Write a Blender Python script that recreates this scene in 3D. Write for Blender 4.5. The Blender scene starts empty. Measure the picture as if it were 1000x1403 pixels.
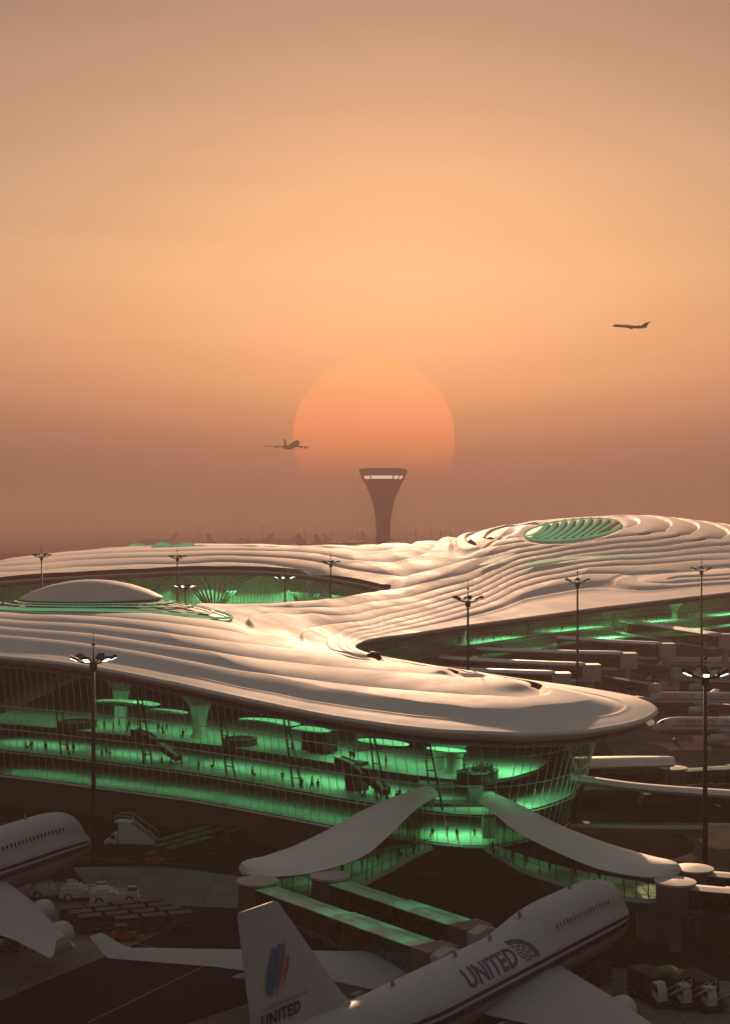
import bpy, bmesh, math, random
import numpy as np
from mathutils import Vector, Matrix
random.seed(7); rng = np.random.default_rng(7)
PI = math.pi
scene = bpy.context.scene
COL = scene.collection

# ------------------------------------------------------------------ camera
F, H, HY = 2000.0, 47.0, 718.0          # focal length in photo pixels, eye height, horizon row
cd = bpy.data.cameras.new('camera'); cam = bpy.data.objects.new('camera', cd); COL.objects.link(cam)
cam.location = (0, 0, H); cam.rotation_euler = (PI/2, 0, 0)
cd.sensor_fit = 'HORIZONTAL'; cd.sensor_width = 36; cd.lens = 36*F/1000
cd.shift_y = 0.0165; cd.clip_start = 1; cd.clip_end = 60000
scene.camera = cam

# ------------------------------------------------------------------ light
SUN_ELEV, SUN_AZ = math.radians(9.6), math.radians(2.0)    # azimuth to the right of the view axis
sd = bpy.data.lights.new('sun', 'SUN'); sun = bpy.data.objects.new('sun', sd); COL.objects.link(sun)
sd.energy = 3.8; sd.angle = math.radians(0.6); sd.color = (1.0, 0.60, 0.36)
tosun = Vector((math.sin(SUN_AZ)*math.cos(SUN_ELEV), math.cos(SUN_AZ)*math.cos(SUN_ELEV), math.sin(SUN_ELEV)))
sun.rotation_euler = tosun.to_track_quat('Z', 'Y').to_euler()

def N(nt, typ, **kw):
    n = nt.nodes.new(typ)
    for k, v in kw.items():
        if k.startswith('i_'): n.inputs[int(k[2:])].default_value = v
        else: setattr(n, k, v)
    return n
def math_node(nt, op, a, b=None, c=None, clamp=False):
    n = nt.nodes.new('ShaderNodeMath'); n.operation = op; n.use_clamp = clamp
    for i, v in enumerate((a, b, c)):
        if v is None: continue
        if isinstance(v, (int, float)): n.inputs[i].default_value = v
        else: nt.links.new(v, n.inputs[i])
    return n.outputs[0]
def ramp(nt, fac, stops, interp='LINEAR'):
    r = nt.nodes.new('ShaderNodeValToRGB'); r.color_ramp.interpolation = interp
    e = r.color_ramp.elements
    while len(e) < len(stops): e.new(0.5)
    for k, (p, c) in enumerate(stops):
        e[k].position = p; e[k].color = (*c, 1) if len(c) == 3 else c
    nt.links.new(fac, r.inputs[0]); return r.outputs[0]
def mixc(nt, fac, a, b, mode='MIX'):
    n = nt.nodes.new('ShaderNodeMix'); n.data_type = 'RGBA'; n.blend_type = mode
    for i, v in ((0, fac), (6, a), (7, b)):
        if isinstance(v, (int, float)): n.inputs[i].default_value = v
        elif isinstance(v, tuple): n.inputs[i].default_value = (*v, 1)
        else: nt.links.new(v, n.inputs[i])
    return n.outputs[2]

w = bpy.data.worlds.new('World'); scene.world = w; w.use_nodes = True
nt = w.node_tree; nt.nodes.clear()
tc = nt.nodes.new('ShaderNodeTexCoord'); sep = nt.nodes.new('ShaderNodeSeparateXYZ')
nt.links.new(tc.outputs['Generated'], sep.inputs[0])
sz = sep.outputs[2]
# dusty sunset gradient by elevation (sine), strongest towards the sun's azimuth
el = math_node(nt, 'MULTIPLY', sz, 1.6, clamp=True)          # 0 .. 38.7 deg
front = ramp(nt, el, [(0.0, (.345, .138, .098)), (0.035, (.345, .138, .097)), (0.075, (.37, .150, .098)), (0.11, (.53, .218, .122)), (0.15, (.76, .335, .165)),
                      (0.20, (.90, .435, .205)), (0.27, (.92, .50, .240)), (0.36, (.80, .445, .235)), (0.52, (.50, .285, .180)), (0.75, (.25, .205, .17)), (1.0, (.16, .17, .165))])
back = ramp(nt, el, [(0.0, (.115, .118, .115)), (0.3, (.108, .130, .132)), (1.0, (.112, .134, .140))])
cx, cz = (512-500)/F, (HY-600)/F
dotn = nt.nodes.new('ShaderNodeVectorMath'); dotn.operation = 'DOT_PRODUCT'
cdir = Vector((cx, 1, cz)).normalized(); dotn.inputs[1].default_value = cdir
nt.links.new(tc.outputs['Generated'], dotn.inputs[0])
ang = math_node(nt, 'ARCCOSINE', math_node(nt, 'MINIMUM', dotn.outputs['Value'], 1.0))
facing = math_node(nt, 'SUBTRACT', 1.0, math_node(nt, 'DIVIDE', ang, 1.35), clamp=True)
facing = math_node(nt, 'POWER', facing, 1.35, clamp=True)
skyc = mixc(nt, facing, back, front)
# the low sun's disc, veiled and red, softer towards the dust at its foot
disc = nt.nodes.new('ShaderNodeMapRange'); disc.interpolation_type = 'SMOOTHSTEP'
nt.links.new(ang, disc.inputs[0]); disc.inputs[1].default_value = 0.0560; disc.inputs[2].default_value = 0.0545
disc.inputs[3].default_value = 0; disc.inputs[4].default_value = 1
dcol = ramp(nt, el, [(0.0, (.30, .12, .084)), (0.05, (.35, .132, .09)), (0.078, (.74, .20, .10)), (0.105, (.96, .262, .118)), (0.14, (.97, .345, .145)), (0.17, (.93, .41, .165))])
skyc = mixc(nt, math_node(nt, 'MULTIPLY', disc.outputs[0], .92), skyc, dcol)
sky = nt.nodes.new('ShaderNodeTexSky'); sky.sky_type = 'NISHITA'; sky.sun_disc = False
sky.sun_elevation = SUN_ELEV; sky.sun_rotation = SUN_AZ; sky.dust_density = 6; sky.altitude = 0
mp_ = nt.nodes.new('ShaderNodeMapping'); mp_.inputs['Scale'].default_value = (1.6, 1.6, 26); nt.links.new(tc.outputs['Generated'], mp_.inputs[0])
nz_ = N(nt, 'ShaderNodeTexNoise'); nz_.inputs['Scale'].default_value = 1.5; nz_.inputs['Detail'].default_value = 5; nt.links.new(mp_.outputs[0], nz_.inputs['Vector'])
skyc = mixc(nt, 1.0, skyc, ramp(nt, nz_.outputs['Fac'], [(.3, (.955, .95, .945)), (.7, (1.035, 1.035, 1.04))]), 'MULTIPLY')
tint = mixc(nt, 1.0, sky.outputs[0], (.62, .40, .30), 'MULTIPLY')
bg1 = nt.nodes.new('ShaderNodeBackground'); bg2 = nt.nodes.new('ShaderNodeBackground'); add = nt.nodes.new('ShaderNodeAddShader')
out = nt.nodes.new('ShaderNodeOutputWorld')
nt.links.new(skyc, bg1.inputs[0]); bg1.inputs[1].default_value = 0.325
nt.links.new(tint, bg2.inputs[0]); bg2.inputs[1].default_value = 0.003
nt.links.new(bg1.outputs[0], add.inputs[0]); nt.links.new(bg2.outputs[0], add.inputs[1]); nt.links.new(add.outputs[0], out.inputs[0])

vs = scene.view_settings; vs.view_transform = 'Standard'; vs.look = 'None'; vs.exposure = 1.5; vs.gamma = 1
cy = scene.cycles
cy.use_denoising = True; cy.max_bounces = 6; cy.diffuse_bounces = 2; cy.glossy_bounces = 2; cy.transmission_bounces = 3
cy.transparent_max_bounces = 24; cy.volume_bounces = 1; cy.caustics_reflective = False; cy.caustics_refractive = False
cy.sample_clamp_indirect = 4

# ------------------------------------------------------------------ materials
def mat(name, col, rough=0.6, metal=0.0, noise=0.0, nscale=0.4, spec=0.5, bump=0.0, bscale=4.0, emit=None, estr=0.0, coat=0.0):
    m = bpy.data.materials.new(name); m.use_nodes = True
    t = m.node_tree; b = t.nodes['Principled BSDF']
    b.inputs['Base Color'].default_value = (*col, 1); b.inputs['Roughness'].default_value = rough
    b.inputs['Metallic'].default_value = metal; b.inputs['Specular IOR Level'].default_value = spec
    b.inputs['Coat Weight'].default_value = coat
    if noise or bump:
        co = t.nodes.new('ShaderNodeTexCoord')
    if noise:
        n1 = N(t, 'ShaderNodeTexNoise'); n1.inputs['Scale'].default_value = nscale; n1.inputs['Detail'].default_value = 6; n1.inputs['Roughness'].default_value = .65
        t.links.new(co.outputs['Object'], n1.inputs['Vector'])
        c = ramp(t, n1.outputs['Fac'], [(0.3, tuple(x*(1-noise) for x in col)), (0.7, tuple(min(1, x*(1+noise)) for x in col))])
        t.links.new(c, b.inputs['Base Color'])
        r = ramp(t, n1.outputs['Fac'], [(0.3, (max(.05, rough-.12),)*3), (0.7, (min(1, rough+.12),)*3)])
        t.links.new(r, b.inputs['Roughness'])
    if bump:
        n2 = N(t, 'ShaderNodeTexNoise'); n2.inputs['Scale'].default_value = bscale; n2.inputs['Detail'].default_value = 4
        t.links.new(co.outputs['Object'], n2.inputs['Vector'])
        bp = t.nodes.new('ShaderNodeBump'); bp.inputs['Strength'].default_value = bump; bp.inputs['Distance'].default_value = .05
        t.links.new(n2.outputs['Fac'], bp.inputs['Height']); t.links.new(bp.outputs[0], b.inputs['Normal'])
    if emit:
        b.inputs['Emission Color'].default_value = (*emit, 1); b.inputs['Emission Strength'].default_value = estr
    return m
def glass(name, tint, refl=0.5, rough=0.05, body=0.0, bodycol=(.1, .15, .12)):
    m = bpy.data.materials.new(name); m.use_nodes = True; t = m.node_tree; t.nodes.clear()
    o = t.nodes.new('ShaderNodeOutputMaterial'); tr = t.nodes.new('ShaderNodeBsdfTransparent'); tr.inputs[0].default_value = (*tint, 1)
    gl = t.nodes.new('ShaderNodeBsdfGlossy'); gl.inputs['Roughness'].default_value = rough; gl.inputs[0].default_value = (.9, .9, .9, 1)
    fr = t.nodes.new('ShaderNodeLayerWeight'); fr.inputs[0].default_value = 0.35
    fac = math_node(t, 'MULTIPLY', fr.outputs['Fresnel'], refl, clamp=True)
    mx = t.nodes.new('ShaderNodeMixShader'); t.links.new(fac, mx.inputs[0]); t.links.new(tr.outputs[0], mx.inputs[1]); t.links.new(gl.outputs[0], mx.inputs[2])
    last = mx
    if body:
        df = t.nodes.new('ShaderNodeBsdfDiffuse'); df.inputs[0].default_value = (*bodycol, 1)
        m2 = t.nodes.new('ShaderNodeMixShader'); m2.inputs[0].default_value = body
        t.links.new(mx.outputs[0], m2.inputs[1]); t.links.new(df.outputs[0], m2.inputs[2]); last = m2
    t.links.new(last.outputs[0], o.inputs[0]); return m
M = {}
M['roof'] = mat('white_roof_panels', (.82, .75, .69), .8, noise=.06, nscale=.05, spec=.12)
M['dark_glazing'] = mat('dark_clerestory_glazing', (.018, .017, .016), .9, spec=0)
M['fascia'] = mat('roof_edge_metal', (.70, .64, .59), .75, noise=.03, nscale=.1, spec=.12)
M['ceiling'] = mat('ceiling_panels', (.34, .34, .33), .7)
M['asphalt'] = mat('dark_asphalt', (.026, .026, .0245), .9, noise=.22, nscale=.035, bump=.25, bscale=2, spec=0)
M['ocean_green'] = None

# ------------------------------------------------------------------ object helpers
def link(name, me, m=None, parent=None, smooth=True):
    o = bpy.data.objects.new(name, me); COL.objects.link(o)
    if m is not None:
        for x in (m if isinstance(m, (list, tuple)) else [m]): me.materials.append(x)
    if parent is not None: o.parent = parent
    if smooth and len(me.polygons): me.polygons.foreach_set('use_smooth', [True]*len(me.polygons))
    return o
def np_mesh(name, verts, faces):
    me = bpy.data.meshes.new(name); me.from_pydata([tuple(v) for v in verts], [], [tuple(f) for f in faces]); me.update(); return me
def tag(o, label=None, cat=None, group=None, kind=None):
    if label: o['label'] = label
    if cat: o['category'] = cat
    if group: o['group'] = group
    if kind: o['kind'] = kind
    return o
def empty(name, loc=(0, 0, 0), rz=0.0):
    o = bpy.data.objects.new(name, None); COL.objects.link(o); o.location = loc; o.rotation_euler = (0, 0, rz); o.empty_display_size = 1; return o
def copy_tree(o, parent=None):
    c = o.copy(); COL.objects.link(c)
    if parent is not None: c.parent = parent
    for ch in [k for k in bpy.data.objects if k.parent == o]: copy_tree(ch, c)
    return c

class MB:
    """collects simple solids into one mesh"""
    def __init__(s): s.v = []; s.f = []; s.mi = []; s.cur = 0
    def add(s, vs, fs):
        n = len(s.v); s.v += [tuple(v) for v in vs]
        for f in fs: s.f.append(tuple(i+n for i in f)); s.mi.append(s.cur)
    def box(s, c, d, rz=0.0, taper=1.0, R=None):
        hx, hy, hz = d[0]/2, d[1]/2, d[2]/2
        p = []
        for z in (-1, 1):
            k = taper if z > 0 else 1
            for x, y in ((-1, -1), (1, -1), (1, 1), (-1, 1)): p.append(Vector((x*hx*k, y*hy*k, z*hz)))
        r = R if R is not None else Matrix.Rotation(rz, 3, 'Z')
        s.add([r @ q + Vector(c) for q in p], [(3, 2, 1, 0), (4, 5, 6, 7), (0, 1, 5, 4), (1, 2, 6, 5), (2, 3, 7, 6), (3, 0, 4, 7)])
    def tube(s, pts, r, n=8, caps=True):
        pts = [Vector(p) for p in pts]; rr = r if isinstance(r, (list, tuple)) else [r]*len(pts)
        rings = []
        for i, p in enumerate(pts):
            t = (pts[min(i+1, len(pts)-1)] - pts[max(i-1, 0)]).normalized()
            up = Vector((0, 0, 1)) if abs(t.z) < .95 else Vector((1, 0, 0))
            a = t.cross(up).normalized(); b = a.cross(t).normalized()
            rings.append([p + (a*math.cos(2*PI*k/n) + b*math.sin(2*PI*k/n))*rr[i] for k in range(n)])
        s.loft(rings, caps)
    def loft(s, rings, caps=True, closed=True):
        n = len(rings[0]); vs = [v for r in rings for v in r]; fs = []
        for i in range(len(rings)-1):
            for k in range(n if closed else n-1):
                a, b = i*n+k, i*n+(k+1) % n
                fs.append((a, b, b+n, a+n))
        if caps and closed:
            fs.append(tuple(reversed(range(n)))); fs.append(tuple(range(len(vs)-n, len(vs))))
        s.add(vs, fs)
    def lathe(s, prof, n=24, c=(0, 0, 0), sx=1, sy=1, caps=True):
        s.loft([[Vector((c[0]+r*sx*math.cos(2*PI*k/n), c[1]+r*sy*math.sin(2*PI*k/n), c[2]+z)) for k in range(n)] for r, z in prof], caps)
    def prism(s, poly, y0, y1):
        """outline in x,z pushed from y0 to y1"""
        n = len(poly)
        s.add([(x, y0, z) for x, z in poly] + [(x, y1, z) for x, z in poly],
              [tuple(range(n)), tuple(range(2*n-1, n-1, -1))] + [(k, k+n, (k+1) % n+n, (k+1) % n) for k in range(n)])
    def build(s, name, m, parent=None, smooth=False, angle=None):
        me = bpy.data.meshes.new(name); me.from_pydata(s.v, [], s.f)
        if any(s.mi): me.polygons.foreach_set('material_index', s.mi)
        bm = bmesh.new(); bm.from_mesh(me); bmesh.ops.recalc_face_normals(bm, faces=bm.faces); bm.to_mesh(me); bm.free()
        me.update()
        o = link(name, me, m, parent, smooth)
        if smooth and angle: 
            me.set_sharp_from_angle(angle=angle)
        return o

def G(px, py, z=0.0):
    """point of the place seen at photo pixel px,py at height z"""
    Y = F*(H-z)/(py-HY); return Vector(((px-500)*Y/F, Y, z))
def D(px, py, Y):
    return Vector(((px-500)*Y/F, Y, H-(py-HY)*Y/F))

# ------------------------------------------------------------------ terminal roof : height field over the plan
class TPS:
    S = np.array([.45, 1.0])
    def __init__(s, P, v, lam=0.0):
        P = np.asarray(P, float)*s.S; v = np.asarray(v, float); n = len(P); s.P = P
        K = s.U(np.linalg.norm(P[:, None]-P[None], axis=2)) + np.diag(np.broadcast_to(lam, n))
        A = np.zeros((n+3, n+3)); A[:n, :n] = K; A[:n, n] = 1; A[:n, n+1:] = P; A[n, :n] = 1; A[n+1:, :n] = P.T
        s.w = np.linalg.lstsq(A, np.r_[v, 0, 0, 0], rcond=None)[0]
    @staticmethod
    def U(r): return np.where(r > 1e-9, r*r*np.log(np.maximum(r, 1e-9)), 0)
    def __call__(s, Q):
        Q = np.asarray(Q, float)*s.S; o = np.empty(len(Q))
        for i in range(0, len(Q), 20000):
            q = Q[i:i+20000]; r = (q[:, 0:1]-s.P[:, 0])**2; r += (q[:, 1:2]-s.P[:, 1])**2; r += 1e-12; r *= np.log(r)
            o[i:i+20000] = r @ (.5*s.w[:-3]) + s.w[-3] + q @ s.w[-2:]
        return o
K = .8475
def pg(Y): return F*H/Y
front_edge = [(-150, 887, 296*K), (-60, 893.5, 288*K), (0, 899, 283*K), (40, 902, 279*K), (100, 909, 273*K), (150, 917, 268*K), (220, 931, 261*K), (250, 937, 258*K),
  (350, 959, 245.5*K), (450, 979, 233*K), (500, 987, 227.5*K), (560, 995, 222*K), (620, 1000, 218*K), (700, 1003, 217*K), (750, 1003, 220*K), (800, 1000, 224*K),
  (850, 992, 231*K), (880, 984, 238*K), (893, 977.5, 243*K), (897, 972, 246*K), (892, 964, 250*K), (875, 957, 255*K), (850, 951, 261*K), (800, 942, 271*K)]
bay_z = [(740, 934, 21), (700, 928, 21), (650, 920, 21), (600, 913, 21), (550, 904, 21), (510, 896, 21), (490, 890, 21), (484, 885.5, 21), (490, 880.5, 21), (510, 875, 20.8), (560, 868, 20.5),
  (600, 861.5, 20.3), (640, 856, 20), (700, 848, 20), (760, 840, 20.2), (820, 832, 20.5), (880, 825, 21), (940, 818, 21.7), (1000, 811, 22.4), (1060, 804, 23), (1150, 796, 23.5)]
bay_edge = [(x, y, F*(H-z)/(y-HY)) for x, y, z in bay_z]
near_court = [(535, 811, 480), (500, 820, 425), (450, 828, 385), (400, 832, 365), (350, 833.5, 353), (270, 834, 345), (150, 832, 338), (0, 832, 336), (-150, 832, 334)]
far_court = [(x, y, F*(H-z)/(y-HY)) for x, y, z in [(-150, 808, 28), (-75, 802.3, 28.2), (0, 797, 28.5), (50, 793.6, 28.65), (100, 790.5, 28.8), (150, 787.8, 28.9), (200, 785.5, 29), (250, 783.4, 29), (300, 782.5, 29), (340, 782.8, 28.9), (380, 784.5, 28.7), (410, 787, 28.4), (440, 790.6, 27.9), (470, 795.4, 27.2), (500, 801, 26.3), (522, 806.5, 25.4)]]
crest = [(-150, 790, 560), (0, 772, 600), (30, 767, 606), (90, 760.5, 625), (150, 755, 644), (200, 752, 660), (270, 748.5, 680), (350, 748, 690), (450, 748.5, 695), (500, 748.5, 700), (545, 748, 712), (600, 742, 760), (640, 733.5, 810), (680, 725, 860),
  (720, 716.5, 910), (760, 711, 950), (800, 708, 985), (850, 707, 1015), (900, 709, 1040), (950, 714, 1060), (1000, 721, 1075), (1060, 730, 1090), (1150, 745, 1110)]
_cx = [c[0] for c in crest]
def column(px, y0, Y0, fr=(.12, .25, .4, .55, .7, .85, .95), top=None):
    """points of a dome-like rise from the eaves (y0, Y0) to the crest seen in photo column px"""
    y1, Y1 = top or (np.interp(px, _cx, [c[1] for c in crest]), np.interp(px, _cx, [c[2] for c in crest]))
    return [(px, y0+(y1-y0)*f, Y0+(Y1-Y0)*(1-math.sqrt(1-f))) for f in fr]
inner = []
_be = [(x, y, Y) for x, y, Y in bay_edge if x >= 560 and y < 870]
for px_ in (575, 610, 640, 700, 760, 820, 880, 940, 1000, 1060, 1130): inner += column(px_, np.interp(px_, [e[0] for e in _be], [e[1] for e in _be]), np.interp(px_, [e[0] for e in _be], [e[2] for e in _be]))
_fc = far_court
for px_ in (-150, -75, 0, 50, 100, 150, 200, 250, 300, 350, 400, 440, 480, 500): inner += column(px_, np.interp(px_, [e[0] for e in _fc], [e[1] for e in _fc]), np.interp(px_, [e[0] for e in _fc], [e[2] for e in _fc]), (.25, .5, .75, .92))
for px_, y0, Y0 in ((-150, 887, 251), (-75, 892, 245), (0, 899, 240), (75, 905.5, 234), (150, 917, 227), (220, 931, 221.2)): inner += column(px_, y0, Y0, (.2, .4, .6, .8, .95), top=(835 + (2 if px_ > 100 else 0), 322))
inner += [(420, 858, 334), (350, 850, 318), (300, 868, 277), (300, 905, 240), (400, 890, 275), (440, 848, 350), (470, 872, 321), (330, 841, 338), (400, 842, 345),
  (500, 930, 230), (500, 958, 211), (560, 945, 218), (640, 960, 207), (640, 938, 225), (740, 960, 208), (820, 966, 207), (400, 930, 232), (560, 925, 235), (700, 945, 219), (520, 848, 375), (540, 828, 410), (500, 858, 345)]
hidden = []
for px_ in range(-150, 1151, 100):
    Y1 = np.interp(px_, _cx, [c[2] for c in crest]); z1 = H-(np.interp(px_, _cx, [c[1] for c in crest])-HY)*Y1/F
    hidden += [(px_, Y1+70, z1+(z1-H)/Y1*70-2.0), (px_, Y1+170, z1+(z1-H)/Y1*170-8.0)]
hp, hv = [], []
for x, y, Y in front_edge + bay_edge + near_court + far_court + crest + inner:
    hp.append((x, pg(Y))); hv.append(H-(y-HY)*Y/F)
for x, Y, z in hidden: hp.append((x, pg(Y))); hv.append(z)
hp = np.array(hp); _nb = len(front_edge)+len(bay_edge)+len(near_court)+len(far_court)+len(crest)
HT = TPS(hp, hv, lam=[200.0 if i < _nb else 2500.0 for i in range(len(hp))])
if 1: print('HT resid', np.round(np.abs(HT(hp)-hv).max(), 2))
def roof_z(px, Y): return HT(np.c_[np.atleast_1d(px), pg(np.atleast_1d(Y))])
_Ys = np.geomspace(170, 1130, 1100)
def hit(px, py):
    z = roof_z(np.full(1100, float(px)), _Ys); d = z - (H-(py-HY)*_Ys/F)
    ok = np.nonzero((d[:-1] < 0) & (d[1:] >= 0))[0]
    if len(ok) == 0:
        i = int(np.argmax(d)); return _Ys[i]
    # a first crossing that belongs to the sheet (skip the free area in front of the edge)
    i = ok[0]; t = d[i]/(d[i]-d[i+1]); return _Ys[i]*(1-t)+_Ys[i+1]*t
def crspline(P, step):
    P = np.asarray(P, float); out = []
    for i in range(len(P)-1):
        p0, p1, p2, p3 = P[max(i-1, 0)], P[i], P[i+1], P[min(i+2, len(P)-1)]
        n = max(1, int(np.linalg.norm((p2-p1)[:2])/step))
        for k in range(n):
            t = k/n; out.append(.5*((2*p1)+(p2-p0)*t+(2*p0-5*p1+4*p2-p3)*t*t+(3*p1-p0-3*p2+p3)*t**3))
    out.append(P[-1]); return np.array(out)
# outline in (px, pg)
back_out = [(1150, 1350), (1000, 1330), (800, 1250), (640, 1080), (500, 970), (300, 920), (100, 860), (-150, 780)]
seg_front = crspline([(x, pg(Y)) for x, y, Y in front_edge + bay_edge], 2.0)
seg_back = crspline([(x, pg(Y)) for x, Y in back_out], 4.0)
seg_court = crspline([(x, pg(Y)) for x, y, Y in far_court + near_court], 2.0)
OUT = np.vstack([seg_front, seg_back, seg_court])
nF, nB = len(seg_front), len(seg_back)

# ridge levels: each curve is one lip of the shell-like roof bands (level rises inwards from the eaves)
LV = []
def lv(v, *pts):
    for p in pts: LV.append((p[0], p[1], v))
lv(1, (-100, 876), (0, 887), (40, 891), (130, 902), (220, 917), (250, 924), (330, 943), (420, 962), (500, 973), (560, 981), (640, 989), (720, 993), (800, 988), (845, 980), (868, 970), (850, 961), (800, 950))
lv(2, (-100, 863), (0, 875), (40, 878), (130, 889), (240, 907), (330, 926), (420, 938), (500, 948), (560, 953), (620, 956), (680, 956), (710, 952), (735, 943), (733, 939), (715, 935), (690, 930), (600, 917), (550, 908), (505, 899), (480, 890), (474, 884), (482, 877.5), (510, 869), (560, 860))
lv(3, (-100, 852), (0, 863), (130, 874), (240, 892), (330, 907), (420, 917), (500, 924), (560, 927), (600, 926), (625, 921.5), (610, 918.5), (560, 911), (510, 902.5), (475, 895), (462, 884), (475, 875), (510, 865), (560, 853))
lv(4, (-100, 843), (0, 852), (130, 862), (240, 877), (330, 888), (400, 896), (460, 903), (512, 905), (524, 903.5), (510, 901.2), (478, 897), (452, 889), (447, 881), (462, 871), (510, 858), (560, 845.5))
lv(5, (0, 844), (130, 851), (240, 861), (330, 872), (380, 880), (412, 880), (408, 873), (418, 864), (450, 858), (510, 850), (560, 838))
lv(6, (60, 841), (240, 850), (300, 857), (345, 864), (333, 855), (338, 848), (365, 845), (420, 845), (500, 840), (560, 831))
lv(7, (250, 843), (290, 846), (300, 840), (360, 838.5), (420, 838), (500, 830), (560, 824)); lv(8, (270, 835), (400, 833), (450, 829), (500, 821), (538, 811), (560, 811))
def cols(px_, *vy):
    for v, y in vy: lv(v, (px_, y))
cols(640, (1, 845), (2, 838), (3, 831), (4, 824), (5, 816), (6, 808), (7, 800), (8, 791), (9, 772), (9.9, 756))
cols(670, (1, 838), (2, 828), (3, 820), (4, 812), (5, 803), (6, 794.5), (7, 786), (8, 777.5), (9, 766), (10, 757))
cols(700, (.7, 835), (1.3, 822), (2, 812), (3, 804), (4, 796), (5, 788), (6, 780), (7, 772), (8, 764), (9, 755), (10.5, 745))
cols(750, (.6, 828), (1.2, 813), (2, 799), (3, 792), (4, 785), (5, 777.5), (6, 770), (7, 762.5), (8, 755), (9, 747))
cols(800, (.6, 820), (1.2, 803), (2, 789), (3, 782), (4, 775.5), (5, 768.5), (6, 761.5), (7, 754.5), (8, 747), (9, 741))
cols(850, (.8, 815), (2, 803), (1.6, 793), (2, 784), (3, 777), (4, 770), (5, 763), (6, 756), (7, 748.5), (8, 741))
cols(900, (.8, 815), (1.5, 809), (2.8, 800), (1.8, 789), (2.1, 781), (3, 774), (4, 767.5), (5, 760.5), (6, 753.5), (7, 745.5))
cols(950, (.8, 811), (1.7, 805), (3.4, 797), (1.9, 784), (2.2, 777), (3, 770.5), (4, 763), (5, 755), (6, 747))
cols(1000, (.9, 808), (1.8, 803), (4, 795), (2.1, 780), (2.4, 774), (3, 768), (4, 760), (5, 751), (6, 739))
cols(1060, (1, 800), (4.3, 790), (2.4, 775), (3, 766), (4, 757), (5, 747))
lv(9.0, (560, 797)); lv(9.3, (560, 786), (598, 776)); lv(9.8, (560, 774)); lv(10.3, (560, 763)); lv(10.9, (560, 755)); lv(11.4, (560, 749.5))
lv(9.2, (620, 767)); lv(9, (625, 749)); lv(10, (647, 746)); lv(11, (667, 742)); lv(12, (687, 738)); lv(10.6, (665, 730)); lv(9.6, (640, 735)); lv(12, (715, 733)); lv(9.7, (740, 713))
lv(8.4, (880, 733)); lv(7.4, (918, 737)); lv(6.4, (953, 741)); lv(5.4, (988, 746)); lv(4.4, (1040, 753)); lv(8.6, (850, 708)); lv(7.6, (900, 709.5)); lv(5.8, (970, 717)); lv(9.5, (800, 708.5)); lv(10.5, (770, 728)); lv(9.5, (830, 728))
lv(10.3, (470, 773)); lv(9.8, (512, 776)); lv(8, (500, 802)); lv(7.6, (440, 791)); lv(7, (350, 784), (300, 783), (200, 786.5), (100, 792), (0, 798), (-100, 805))
lv(12, (450, 749)); lv(12.4, (350, 748.5)); lv(12.8, (270, 749)); lv(12, (150, 756)); lv(10.8, (0, 774)); lv(9.5, (350, 766), (200, 766)); lv(8.9, (50, 781))
LV = [q for q in LV if not (q[0] > 840 and 780 < q[1] < 812)]
Lp, Lv = [], []
for x, y, v in LV: Lp.append((x, pg(hit(x, y)))); Lv.append(v)
for i in range(0, nF, 9):
    if seg_front[i, 0] > -145: Lp.append(tuple(seg_front[i])); Lv.append(0.0)
for x, Y, v in ((0, 800, 14), (300, 850, 15), (500, 860, 13), (800, 1180, 7), (1000, 1230, 3), (1150, 1240, 2), (640, 1000, 9)): Lp.append((x, pg(Y))); Lv.append(v)
Lp = np.array(Lp); keep = [i for i in range(len(Lp)) if i == 0 or np.min(np.linalg.norm(Lp[:i]-Lp[i], axis=1)) > 1.0]
_lam = []
for i in keep:
    x, y = (LV[i][0], LV[i][1]) if i < len(LV) else (0, 0)
    _lam.append(400 if i >= len(LV) else 60 if (320 < x < 530 and 838 < y < 906) else 30 if (x > 840 and 779 < y < 812) else 300 if (x > 620 and y < 850) else 500)
LT = TPS(Lp[keep], np.array(Lv)[keep], lam=_lam)
# places where a band lifts off and its dark clerestory shows: px, py, reach x, reach y
SLITS = [(715, 938, 34, 9), (617, 920, 20, 5), (516, 903, 13, 3),
         (627, 749, 10, 5), (647, 745.5, 10, 4), (667, 742, 10, 4), (687, 738, 9, 4), (880, 732, 12, 5), (918, 735, 14, 5), (953, 740, 14, 5), (988, 745, 13, 5),
         (345, 752, 14, 3), (375, 753, 14, 3), (410, 753, 14, 3), (450, 752, 14, 3), (485, 751.5, 12, 3), (520, 750.5, 12, 3)]
def inside(P, poly):
    x, y = P[:, 0], P[:, 1]; r = np.zeros(len(P), bool); j = len(poly)-1
    for i in range(len(poly)):
        xi, yi = poly[i]; xj, yj = poly[j]
        if yi != yj:
            c = ((yi > y) != (yj > y)) & (x < (xj-xi)*(y-yi)/(yj-yi)+xi); r ^= c
        j = i
    return r
def nearest(P, poly):
    Q = np.roll(poly, -1, axis=0); best = np.full(len(P), 1e18); bp = P.copy()
    d = Q-poly; L2 = np.maximum((d**2).sum(1), 1e-12)
    for k in range(0, len(P), 4000):
        p = P[k:k+4000]
        t = np.clip(((p[:, None]-poly[None])*d[None]).sum(2)/L2, 0, 1)
        c = poly[None]+t[..., None]*d[None]; dd = ((p[:, None]-c)**2).sum(2); m = dd.argmin(1)
        bp[k:k+4000] = c[np.arange(len(p)), m]
    return bp
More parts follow.
